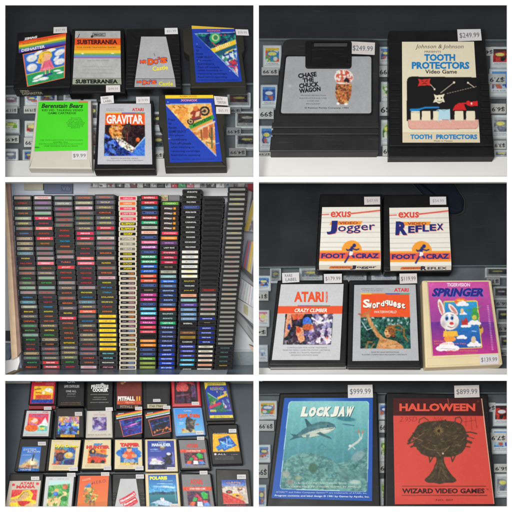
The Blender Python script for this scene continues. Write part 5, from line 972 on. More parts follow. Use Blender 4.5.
def cube(lbl, o, lab, stk, sd):
    def p_(a):
        a.noise(a.all(), .15, 10, sd); a.text('ATARI', .27, .13, .71, .27, (206, 70, 50), .05); a.poly(R4(-.01, .34, 1.01, .44), (222, 76, 50)); a.text('ATARI VIDEO CUBE', .24, .365, .78, .415, (244, 226, 216), .02)
        pic = R4(.14, .46, .90, .90); a.poly(pic, (70, 36, 56)); band(a, pic, [(80, 40, 60), (60, 34, 70), (110, 50, 60), (60, 40, 40)], .12, sd+1, a=.8)
        a.poly([(.14, .88), (.26, .74), (.40, .74), (.34, .88)], (224, 90, 50)); a.poly([(.44, .88), (.46, .74), (.62, .74), (.64, .88)], (230, 230, 232)); a.poly([(.66, .88), (.64, .74), (.8, .74), (.9, .86)], (90, 140, 220)); a.poly([(.28, .73), (.36, .62), (.48, .64), (.42, .73)], (40, 160, 80)); a.poly([(.46, .72), (.52, .58), (.64, .66), (.62, .73)], (216, 60, 80)); a.poly([(.4, .6), (.46, .54), (.54, .56), (.5, .62)], (220, 50, 90)); a.poly([(.60, .52), (.70, .46), (.86, .54), (.82, .66), (.68, .68)], (40, 170, 70)); a.poly([(.14, .9), (.14, .84), (.42, .88), (.42, .9)], (90, 130, 210)); a.poly([(.64, .72), (.8, .7), (.82, .76), (.66, .78)], (216, 70, 60)); a.text(22, .2, .94, .8, .96, (110, 110, 112), seed=sd)
    small(lbl, o, lab, p_, (124, 124, 126), stk=stk)
cube('upper of two grey labelled cartridges showing coloured tiles on black', [(177, 438.6), (207.2, 438.4), (211, 469.6), (179.8, 470.4)], [(178.8, 440.2), (204.4, 440), (208.8, 467.6), (182.2, 468)], [SQ(197, 436.6, 204.2, 439.8)], 161)

# bottom row, cut by the lower edge of the window
def p_(a):
    RR = (216, 60, 66); a.ell(.14, .13, .05, .045, RR).ell(.9, .1, .05, .045, RR); a.text('ALIEN', 0, 0, .001, .001, RR) if False else a.text('ATARI', .34, .04, .78, .13, RR, .03); a.text('MANIA', .24, .145, .84, .25, RR, .04); a.rect(.12, .3, .92, .98, (222, 70, 72))
    a.poly([(.12, .56), (.4, .46), (.46, .32), (.68, .3), (.8, .44), (.76, .62), (.92, .66), (.92, .9), (.3, .92), (.12, .82)], (240, 214, 50)); a.poly([(.12, .62), (.36, .56), (.5, .36), (.64, .36), (.7, .5), (.56, .62), (.4, .7), (.12, .74)], (216, 176, 116)); a.poly([(.92, .76), (.72, .74), (.56, .72), (.44, .78), (.5, .88), (.7, .9), (.92, .86)], (226, 186, 130)); a.poly([(.34, .68), (.6, .66), (.78, .7), (.6, .8), (.56, .86), (.4, .78)], (206, 50, 50)); a.line([(.36, .58), (.5, .38), (.64, .36)], .014, (90, 60, 40)).line([(.44, .8), (.54, .9), (.8, .92)], .014, (90, 60, 40))
small('dark cartridge with cream label showing two clasped hands on red and yellow', [(9.8, 473.2), (43.2, 473.4), (39, 512), (4, 512)], [(9.8, 481), (41, 480.6), (37.6, 511), (4.6, 511)], p_, (206, 196, 180), DARKG, inset_=False, stk=[SQ(31, 476.6, 39.2, 480)])
def p_(a):
    a.text(4, .12, .05, .24, .08, (90, 90, 96), seed=180); a.text(12, .42, .05, .84, .075, (110, 110, 116), seed=181); pic = R4(.12, .12, .87, .86); a.poly(pic, (110, 180, 110)); band(a, pic, [(90, 170, 90), (60, 140, 70), (140, 200, 130), (110, 180, 100)], .15, 182); a.poly([(.12, .12), (.87, .12), (.87, .2), (.12, .26)], (190, 226, 220)); a.poly([(.2, .86), (.5, .62), (.7, .5), (.6, .42), (.74, .42), (.82, .5), (.6, .72), (.56, .86)], (230, 200, 140)); band(a, R4(.12, .62, .5, .86), [(220, 190, 130), (110, 160, 80), (236, 214, 160)], .1, 183); a.poly([(.62, .26), (.72, .2), (.8, .26), (.8, .36), (.64, .36)], (206, 110, 80)); a.ell(.42, .40, .08, .06, (230, 180, 110)).ell(.4, .5, .09, .07, (70, 130, 210)).line([(.4, .56), (.3, .66)], .03, (200, 110, 70)).line([(.4, .4), (.26, .46)], .03, (230, 180, 110)); a.ell(.2, .52, .08, .07, (40, 120, 60)).ell(.72, .64, .13, .08, (40, 130, 60))
    a.text(24, .1, .9, .9, .92, (130, 130, 130), seed=184)
small('pale labelled cartridge with a green countryside path scene', [(44.6, 474.4), (76.2, 474.4), (72.8, 512), (40, 512)], [(46, 476.8), (74, 476.8), (71, 511), (42.6, 511)], p_, (206, 208, 206), stk=[SQ(67, 472.9, 75.4, 476.8)])
def p_(a):
    a.vgrad(R4(0, 0, 1, 1), (226, 100, 60), (232, 130, 60)); a.text(7, .1, .08, .38, .13, (240, 200, 170), seed=190, rot=-12, word=9); a.text('H.E.R.O.', .44, .13, .92, .22, (120, 40, 60), -.005, rot=-10); a.line([(.34, .26), (.46, .22)], .02, (120, 40, 60)); band(a, [(.2, .3), (.4, .24), (.6, .4), (.66, .6), (.5, .85), (.3, .8), (.16, .6)], [(210, 190, 90), (120, 130, 60), (230, 140, 70), (90, 130, 120), (200, 110, 50)], .08, 191, thr=.42); a.ell(.3, .3, .1, .04, (70, 120, 180)).ell(.34, .24, .06, .03, (80, 140, 200)).ell(.36, .38, .08, .05, (226, 180, 90)); a.line([(.4, .5), (.66, .56)], .03, (220, 200, 110)).line([(.42, .74), (.44, .9)], .05, (110, 90, 60)).line([(.54, .72), (.58, .88)], .05, (110, 90, 60)); a.rect(.3, .88, .66, .91, (150, 70, 60)); a.poly([(0, .8), (1, .72), (1, 1), (0, 1)], (196, 110, 60), .5)
small('black cartridge with an orange label and a sketchy yellow-green figure', [(77.6, 474.4), (111.6, 474), (113, 512), (73, 512)], [(80, 475.8), (109, 475.6), (107, 511), (76.6, 511)], p_, (226, 110, 60), stk=[SQ(101, 472.2, 109.2, 475.8)])
def p_(a):
    a.C[:] = (190, 190, 191); a.noise(a.all(), .3, 10, 7)
    for t, x0, y0, x1, y1 in (('Montezuma\'s', .16, .50, .86, .62), ('Revenge', .34, .64, .88, .76)):
        asp = a.w/a.h; 
        cx, cy = (x0+x1)/2, (y0+y1)/2; ww, hh = (x1-x0)/2+.03, (y1-y0)/2+.01; r_ = math.radians(-26)
        a.poly([(cx+(dx*ww*math.cos(r_)-dy*hh/asp*math.sin(r_)), cy+(dx*ww*asp*math.sin(r_)+dy*hh*math.cos(r_))) for dx, dy in ((-1, -1), (1, -1), (1, 1), (-1, 1))], (214, 34, 44))
        a.text(t, x0, y0+.015, x1, y1-.015, (240, 232, 232), .03, rot=-26)
    a.poly([(.42, .88), (.92, .66), (.94, .7), (.44, .93)], (214, 34, 44))
c = small('black ribbed cartridge with tapered grey label and slanted red-white lettering', [(112, 473.6), (143.8, 473.4), (146.6, 514), (111.6, 514)], [(120.4, 478.8), (136, 478.8), (141, 512), (113.8, 512)], p_, (190, 190, 191), inset_=False, stk=[SQ(135.8, 474.4, 143.8, 478.6)])
for i in range(4):
    y = 493+i*4.2
    prism('grip_ridge', pl.up(13), [(112.6, y), (116.6-.5*i, y), (116.2-.5*i, y+3), (112.5, y+3)], 0, .8, BLACK, c, bev=.3); prism('grip_ridge', pl.up(13), [(139.6+.5*i, y), (144.6+.2*i, y), (144.8+.2*i, y+3), (140+.5*i, y+3)], 0, .8, BLACK, c, bev=.3)
def p_(a):
    a.vgrad(R4(0, 0, 1, .58), (30, 90, 170), (90, 180, 220)); a.text('POLARIS', .05, .04, .68, .15, (230, 230, 70), .05) ; a.text(9, .42, .17, .86, .2, (190, 220, 240), seed=200); a.line([(.3, .26), (.86, .28)], .015, (220, 230, 240)).line([(.2, .34), (.9, .4)], .03, (190, 214, 236), .8).ell(.7, .36, .3, .03, (230, 236, 244), .7, rot=6, soft=.4); a.ell(.2, .36, .1, .05, (120, 190, 230), .7, soft=.5)
    a.poly([(0, .54), (.3, .5), (.6, .52), (1, .5), (1, .6), (0, .6)], (30, 90, 110)); a.vgrad(R4(0, .6, 1, 1), (40, 130, 140), (20, 80, 110)); a.ell(.5, .54, .12, .02, (20, 40, 50)).line([(.5, .48), (.5, .58)], .015, (20, 40, 50)); a.poly([(.06, .84), (.3, .76), (.5, .74), (.78, .84), (.86, .95), (.6, .93), (.2, .88)], (190, 206, 226)); a.ell(.46, .72, .07, .04, (226, 230, 236)).poly([(.4, .72), (.52, .72), (.52, .8), (.4, .8)], (220, 226, 236)); a.ell(.46, .70, .02, .02, (210, 100, 80)); a.line([(.92, .3), (.94, .8)], .012, (180, 210, 230)); band(a, R4(.02, .84, .3, .96), [(20, 70, 100), (60, 130, 150), (120, 170, 190)], .07, 201)
small('ivory cartridge with a submarine on blue-green sea under yellow lettering', [(145, 473.4), (178.2, 472.8), (181.2, 512), (146.2, 512)], [(148.2, 475), (175.8, 474.6), (178.4, 508), (149.6, 508.4)], p_, (40, 100, 180), IVORY, stk=[SQ(170, 503.8, 178.4, 508)])
cube('lower of two grey labelled cartridges showing coloured tiles, at the bottom edge', [(179.6, 472), (211.4, 473.4), (216.4, 512), (182.4, 512)], [(181.6, 474.6), (209.6, 474.4), (214.6, 511), (184.8, 511)], [SQ(199.6, 470.8, 207.4, 474.4)], 165)
def p_(a):
    a.vgrad(R4(0, 0, 1, .3), (40, 70, 160), (120, 150, 200)); a.text(8, .22, .1, .8, .17, (236, 160, 50), seed=210, word=12, arc=.02); a.text(7, .38, .19, .66, .23, (236, 190, 90), seed=211); a.poly([(0, .3), (.3, .26), (1, .3), (1, .6), (0, .6)], (206, 190, 170)); band(a, R4(.02, .26, .98, .62), [(210, 196, 180), (180, 160, 150), (226, 216, 200), (150, 120, 110), (230, 200, 150)], .13, 212, a=.8); a.ell(.3, .5, .13, .07, (50, 36, 34)).ell(.3, .5, .08, .04, (200, 60, 50)); a.ell(.74, .4, .09, .05, (90, 60, 56)).ell(.74, .37, .05, .03, (220, 170, 120))
    a.poly([(0, .5), (.3, .62), (.8, .86), (.9, .99), (0, .99)], (206, 60, 50)); a.ell(.55, .64, .16, .08, (236, 180, 60)).ell(.72, .72, .1, .07, (230, 150, 50)).ell(.6, .66, .06, .035, (90, 60, 50)).ell(.85, .8, .08, .07, (200, 170, 130)); a.line([(.1, .6), (.5, .84)], .05, (226, 90, 70)); a.noise(a.all(), .09, 26, 213); a.rect(.0, .0, .02, 1, (20, 20, 20))
c = small('dark brown-grey cartridge with a racing picture in red and gold', [(215.6, 468.8), (249.2, 469.4), (252.6, 512), (217, 512)], [(220.6, 480), (245.4, 479.6), (248.6, 503.6), (222.8, 504)], p_, (200, 190, 180), OLIVE, inset_=False, stk=[SQ(237, 474.6, 245.8, 479)])
a = Art([(225.4, 504.2), (246, 504), (246.4, 506.8), (225.8, 507)], (40, 20, 20), uv=True); a.text(10, .05, .1, .95, .85, (196, 40, 40), seed=215, word=12); a.build('end_label', pl, 13.3, PRINT, c)

# ================================================================== window three: stacks seen end-on
YS = 0.75
def W3(x, y, d=YS): k = (1+d/D)*.01; return (x-256)*k, (256-y)*k
def box3(name, x0, y0, x1, y1, d0, d1, m, parent=None, pts=None):
    """upright solid whose front at depth d0 covers the given picture box (or outline pts)"""
    P = pts or [(x0, y0), (x1, y0), (x1, y1), (x0, y1)]
    f = [(*W3(x, y, d0)[:1], d0, W3(x, y, d0)[1]) for x, y in P]; b = [(p[0], d1, p[2]) for p in f]; n = len(P)
    F = [list(range(n))[::-1], list(range(n, 2*n))]+[(i, (i+1) % n, (i+1) % n+n, i+n) for i in range(n)]
    return link(name, f+b, F, m, parent)
def front(d): return Plane((0, d, 0), (0, -1, 0))

w = box3('wall', -60, 150, 320, 420, 1.62, 1.7, mat('pale_wall', (222, 226, 236), .8, .06, 2)); w['kind'] = 'structure'
w = box3('window_frame', -40, 150, 12, 420, 1.45, 1.6, mat('bright_wall', (255, 255, 255), .8, .01, 2)); w.name = 'wall_left'; w['kind'] = 'structure'
zs = W3(0, 369.4, YS)[1]
def slab(name, x0, x1, y0, y1, z0, z1, m, parent=None):
    V = [(a, b, c) for a in (x0, x1) for b in (y0, y1) for c in (z0, z1)]
    return link(name, V, [(0, 1, 3, 2), (4, 6, 7, 5), (0, 4, 5, 1), (2, 3, 7, 6), (0, 2, 6, 4), (1, 5, 7, 3)], m, parent)
SHELF = mat('blue_grey_shelf', (110, 128, 142), .3, .35, 4, .0, .6)
sh = empty('glass_shelf', (-1.3, .7, zs), 'blue-grey glass shelf carrying the eleven cartridge stacks', 'shelf')
xa = W3(17.5, 370, .5)[0]
slab('shelf_top', xa, W3(262, 0)[0], .06, 1.15, zs-.04, zs, SHELF, sh)
slab('shelf_edge', xa-.06, xa-.003, .06, 1.15, zs-.05, zs+.012, mat('tan_edge', (150, 128, 100), .6), sh)
slab('pale_patch', W3(183, 0)[0], W3(228, 0)[0], .1, .6, zs+.002, zs+.012, mat('pale_patch_grey', (176, 190, 196), .6), sh)  # thin pale slab on the shelf top
g = box3('acrylic_sheet', 10.4, 176, 13.4, 369, .80, .82, mat('pale_blue_glass_edge', (176, 196, 224), .3, .1, 5), pts=[(10, 176), (12, 176), (21.6, 369), (19.8, 369)])
tag(g, 'pale blue glass edge beside the wooden post left of the stacks', 'glass edge')
po = empty('wooden_post', (*W3(9, 358, .5)[:1], .5, W3(9, 358, .5)[1]), 'leaning wooden post with a brown side at the far left of the stacks', 'post')
box3('post_face', 0, 0, 0, 0, .5, .53, mat('beige_wood', (226, 196, 160), .6, .12, 14), po, pts=[(3, 176), (5.0, 176), (10.4, 243), (14.8, 310), (17.4, 357), (11.6, 359.6), (9, 310), (6.6, 243), (4.2, 200)])
box3('post_side', 0, 0, 0, 0, .515, .56, mat('brown_wood', (146, 116, 104), .6, .2, 14), po, pts=[(5.5, 176), (9.8, 176), (13.6, 243), (18, 310), (21, 352), (17.5, 357), (15.1, 310), (10.7, 243)])
wb = box3('white_ledge', 0, 0, 0, 0, .6, .66, mat('bright_ledge', (250, 250, 250), .7, .01), pts=[(3, 361), (10, 360), (15, 358), (19, 355), (19.6, 362), (15, 377), (1, 379)]); tag(wb, 'bright white ledge under the foot of the wooden post', 'ledge')
for nm, lb, ct, P, cc in (('bracket', 'dark grey box on the far left behind the wooden post', 'box', [(2, 331), (9.6, 331), (10.2, 341), (2, 341)], (60, 60, 70)), ('folded_poster', 'dark blue and white paper leaning at the lower left behind the post', 'poster', [(2, 343), (11, 344), (11, 356), (5, 366), (2, 366)], (120, 140, 160))):
    o = box3(nm, 0, 0, 0, 0, 1.3, 1.36, mat(nm, cc, .6, .3, 20), pts=P); tag(o, lb, ct)
# shelf of boxed goods beyond the glass
rl = box3('shelf_rail', 88, 188, 232, 196, 1.16, 1.36, mat('rail_grey', (196, 198, 200), .5, .1, 6)); tag(rl, 'long grey shelf rail behind the tops of the stacks', 'rail')
rl = box3('reflection_sheet', 12, 170, 118, 300, 1.4, 1.44, mat('pale_reflection', (206, 214, 228), .5, .12, 1.2)); tag(rl, 'hazy pale reflection, built as a sheet, behind the grey stacks', 'panel')  # pale sheet coloured to stand in for a blurry reflection
o = box3('dark_sign', 44, 180, 72, 193.6, 1.3, 1.36, mat('sign_blue', (88, 102, 130), .5, .25, 3)); tag(o, 'dark blue-grey sign with faint pale lettering behind the grey stacks', 'sign')
a = Art([(61, 185), (71, 185), (71, 191.6), (61, 191.6)], (84, 98, 126), uv=True, res=1); a.text('Vib', .1, .2, .9, .8, (130, 146, 176), .0); a.build('lettering', front(1.3), .3, PRINT, o)
o = box3('beige_sign', 24, 180, 43, 190, 1.3, 1.36, mat('beige_glow', (196, 192, 170), .6, .1, 3)); tag(o, 'blurry cream card behind the leftmost stacks', 'card')
R = random.Random(5); cols = [(70, 70, 80), (150, 150, 154), (110, 100, 110), (190, 190, 192), (90, 110, 120), (140, 90, 90)]
x = 90
names = [('red', (206, 60, 66)), ('white', (214, 214, 214)), ('charcoal', (60, 58, 62)), ('grey', (150, 150, 156)), ('green', (60, 150, 96)), ('pink', (216, 130, 140)), ('black', (44, 44, 48)), ('silver', (190, 192, 198)), ('plum', (120, 70, 90))]
seq = [7, 1, 3, 2, 7, 8, 1, 2, 3, 6, 1, 0, 4, 5, 1, 3, 2, 1, 3]
ords = 'first second third fourth fifth sixth seventh eighth ninth tenth eleventh twelfth thirteenth fourteenth fifteenth sixteenth seventeenth eighteenth nineteenth twentieth twenty-first twenty-second twenty-third twenty-fourth twenty-fifth twenty-sixth twenty-seventh twenty-eighth twenty-ninth thirtieth thirty-first thirty-second thirty-third thirty-fourth thirty-fifth thirty-sixth thirty-seventh thirty-eighth thirty-ninth fortieth forty-first'.split()
for i, ci in enumerate(seq):
    wd = R.choice([6.4, 7.6, 8.6]) if x < 205 else 9; nm, cc = names[ci]
    o = box3('boxed_game', x, 178, x+wd-.5, 187.6, 1.18, 1.34, mat('box_'+nm, cc, .5, .15, 14)); tag(o, f'{nm} box, {ords[i]} from the left on the rail behind the stacks', 'boxed game', 'boxed games on the rail behind the stacks')
    a = Art([(x+.8, 179), (x+wd-1.4, 179), (x+wd-1.4, 187), (x+.8, 187)], cc, uv=True, res=1.2); a.cells(a.all(), [cc, tuple(min(255, v+60) for v in cc), R.choice(cols), (220, 220, 220)], .35, 300+i); a.build('cover', front(1.18), .2, PRINT, o)
    x += wd
    if x > 228: break
o = box3('boxed_game', 161, 195, 168, 202, 1.06, 1.12, mat('box_multi', (180, 160, 120), .5, .3, 16)); tag(o, 'small yellow-pink box on top of the pitfall stack', 'boxed game'); o['label'] = 'small yellow and pink box above the stack topped by a green label'
a = Art([(161.2, 195.2), (167.8, 195.2), (167.8, 201), (161.2, 201)], (200, 180, 90), uv=True, res=1.4); a.cells(a.all(), [(206, 196, 90), (214, 100, 120), (120, 160, 90), (200, 190, 180)], .3, 411); a.build('cover', front(1.06), .2, PRINT, o)
o = box3('boxed_game', 168.6, 195, 179.6, 202, 1.06, 1.12, mat('box_dim', (96, 92, 98), .5, .3, 16)); tag(o, 'dim grey box beside the small yellow and pink box', 'boxed game')
# coloured spines and papers right of the stacks
def leaning(name, label, cat, P, d, base, fn, group=None):
    o = box3(name, 0, 0, 0, 0, d, d+.12, mat(name+str(int(P[0][0]))+str(int(P[0][1])), base, .5, .1, 8), pts=P); tag(o, label, cat, group)
    a = Art([tuple(p) for p in inset(P, .3)], base, uv=True, res=2); fn(a); a.build('print', front(d), .25, PRINT, o); return o
def f_(a): a.noise(a.all(), .2, 20, 3)
leaning('red_case', 'red case in the upper right corner above the leaning spines', 'case', [(246.6, 178), (258, 178), (258, 192.4), (247.6, 190)], 1.4, (196, 40, 60), f_)
leaning('white_case', 'white cases standing behind the top of the rightmost stack', 'case', [(232, 178), (246, 178), (244, 188), (230, 188)], 1.42, (206, 206, 204), lambda a: (a.line([(.5, 0), (.45, 1)], .05, (120, 120, 124)), a.noise(a.all(), .2, 20, 4)))
leaning('yellow_case', 'yellow-edged clear case leaning right of the upper stack', 'case', [(258, 196), (258, 228), (249.6, 234), (244.4, 229), (252, 208)], 1.3, (206, 196, 170), lambda a: None) if False else leaning('yellow_case', 'clear case with a yellow edge leaning right of the upper stack', 'case', [(252.6, 200), (262, 200), (256, 232), (243.6, 231)], 1.3, (196, 192, 186), lambda a: (a.line([(.3, 0), (.12, 1)], .16, (226, 190, 60)), a.cells(R4(.4, .4, 1, 1), [(200, 200, 204), (150, 110, 120), (120, 120, 140), (226, 226, 226)], .2, 421)))
leaning('grey_case', 'slanting grey and white case at the upper right of the stacks', 'case', [(248, 190), (256, 193), (250, 224), (244, 224)], 1.36, (150, 150, 152), lambda a: (a.line([(.3, 0), (.3, 1)], .1, (216, 216, 216)), a.line([(.75, 0), (.75, 1)], .1, (90, 90, 96))))
def spn(a):
    for i, cc in enumerate([(70, 90, 140), (200, 60, 80), (120, 120, 160), (220, 170, 90), (226, 200, 70), (200, 190, 180), (70, 70, 130), (130, 70, 110), (40, 150, 90), (60, 160, 90)]): a.rect(i*.1, 0, i*.1+.085, 1, cc)
    a.noise(a.all(), .12, 26, 5)
leaning('spine_rack', 'rack of slanting blue, red, yellow and green spines right of the stacks', 'spine rack', [(247, 240), (262, 243), (258, 284), (241, 268)], 1.25, (150, 140, 140), spn)
leaning('dark_shelf_edge', 'dark sloping ledge beneath the coloured spines', 'ledge', [(240, 268.4), (242, 266), (260, 282), (260, 290)], 1.2, (50, 50, 54), lambda a: None)
def pap(a):
    for i in range(9): a.line([(i*.12+.04, 0), (i*.12, 1)], .03, [(170, 120, 150), (120, 150, 190), (160, 160, 160), (120, 170, 140)][i % 4])
    a.noise(a.all(), .12, 22, 6)
leaning('paper_stack', 'fan of white booklets with pale stripes right of the stacks', 'booklets', [(241, 278), (260, 292), (260, 312), (237, 297)], 1.22, (208, 208, 210), pap)
leaning('paper_sheet', 'white sheets with a tan tag below the fan of booklets', 'papers', [(237, 298), (260, 312), (260, 330), (236, 309)], 1.2, (196, 198, 198), lambda a: (a.rect(.3, .1, .5, .8, (170, 160, 120)), a.noise(a.all(), .2, 16, 7)))
leaning('grey_case', 'long grey panel with black edges slanting down right of the stacks', 'panel', [(236, 309), (260, 336), (260, 352), (234, 317)], 1.15, (142, 144, 146), lambda a: (a.line([(0, .02), (1, .02)], .1, (50, 50, 54)), a.line([(0, .97), (1, .97)], .08, (60, 60, 64)), a.line([(.5, .3), (.7, .5)], .03, (40, 40, 44))))
leaning('pale_sheet', 'pale mottled panel behind the lower right of the stacks', 'panel', [(230, 312), (260, 345), (260, 352), (229, 352)], 1.3, (196, 202, 204), lambda a: a.noise(a.all(), .3, 18, 8))
leaning('wood_edge', 'tan wooden corner at the right edge below the grey panel', 'ledge', [(249, 345), (260, 350), (260, 362), (254, 354)], 1.1, (206, 176, 150), lambda a: None)
leaning('murky_screen', 'murky blue-green glass panel at the lower right of the stacks', 'panel', [(226, 350), (262, 350), (262, 371), (222, 371)], 1.28, (120, 134, 138), lambda a: (a.noise(a.all(), .3, 50, 9), a.line([(.3, 0), (.55, 1)], .06, (150, 150, 120), .6), a.rect(0, 0, .9, .05, (190, 200, 200)), a.ell(.2, .7, .3, .5, (70, 84, 96), .7, soft=.6)))

# ---- one stacked cartridge, seen from its label end
BW, BT, BD = .195*(1+YS/D), .0485*(1+YS/D), .26
def cart_geo(wd=BW, th=BT, dp=BD):
    """outline of the end with chamfered corners, a sunk label bed, and the long body behind; origin at the bottom of the end face"""
    x, z = wd/2-.0012, th-.0010; ch = .006
    o = [(-x+ch, 0), (x-ch, 0), (x, ch), (x, z-ch*1.2), (x-ch*1.6, z), (-x+ch*1.6, z), (-x, z-ch*1.2), (-x, ch)]
    i = [(-x+.014, .0075), (x-.014, .0075), (x-.013, .0085), (x-.013, z-.0085), (x-.014, z-.0075), (-x+.014, z-.0075), (-x+.013, z-.0085), (-x+.013, .0085)]
    V = [(a, dp, c) for a, c in o]+[(a, .004, c) for a, c in o]+[(a*.985, 0, .0012+c*.955) for a, c in o]+[(a, 0, c) for a, c in i]+[(a, .004, c) for a, c in i]
    F = [tuple(range(8))[::-1]]
    for k in range(4):
        for j in range(8): n = (j+1) % 8; F.append((k*8+j, k*8+n, k*8+8+n, k*8+8+j)[::-1])
    F.append(tuple(range(32, 40))); return V, [f[::-1] for f in F]
def face_geo(bg, fg, style, seed, txt=None, wd=BW, th=BT):
    """label sheet with its lettering; returns vertices, faces, colours"""
    x = wd/2-.0172; z0, z1 = .0105, th-.0125; V = []; F = []; C = []; R = random.Random(seed)
    def quad(x0, za, x1, zb, y, c):
        k = len(V); V.extend([(x0, y, za), (x1, y, za), (x1, y, zb), (x0, y, zb)]); F.append((k, k+1, k+2, k+3)); C.extend([L4(c)]*4)
    if seed >= 500: x *= .93; z0 += .003; z1 -= .004
    quad(-x, z0, x, z1, .0032, bg); zc = (z0+z1)/2; zh = z1-z0
    tw = R.uniform(.62, .9)
    if style == 'frame':
        e = .0022
        for q in ((-x*.93, z1-e*2, x*.93, z1-e), (-x*.93, z0+e, x*.93, z0+e*2), (-x*.93, z0+e, -x*.93+e, z1-e), (x*.93-e, z0+e, x*.93, z1-e)): quad(*q, .0028, fg)
        tw = .72
    if style == 'split':
        quad(-x, z0, -x*.08, z1, .0029, (30, 28, 30)); quad(x*.02, z0+.003, x*.95, z1-.003, .0029, bg); quad(-x*.75, zc-.002, -x*.25, zc+.002, .0026, (190, 190, 185))
        if txt is None: v, f = title(seed)
        else: v, f = glyphs(txt, .03)
        k = len(V); V.extend([(x*.1+u*x*.75, .0026, zc-zh*.26+t*zh*.52) for u, t in v]); F.extend([tuple(a+k for a in q) for q in f]); C.extend([L4(fg)]*len(v)); return V, F, C
    if style == 'two': quad(x*.42, z0+.003, x*.72, z1-.003, .0028, (226, 150, 50)); 
    if txt: v, f = glyphs(txt, .04); tw = min(.86, .12*len(txt)+.1) if style != 'two' else .5
    else: v, f = title(seed); tw = R.uniform(.52, .74)
    if style == 'bar': quad(-x*.38, zc+.006, x*.42, z1-.001, .0028, tuple(int(a_*.7+b_*.3) for a_, b_ in zip(fg, bg))); return V, F, C
    if style == 'none': return V, F, C
    off = -x*.22 if style == 'two' else 0; hh = .58 if txt else .5
    k = len(V); V.extend([(off-x*tw+u*2*x*tw, .0026, zc-zh*hh/2+t*zh*hh) for u, t in v]); F.extend([tuple(a+k for a in q) for q in f]); C.extend([L4(fg)]*len(v)); return V, F, C

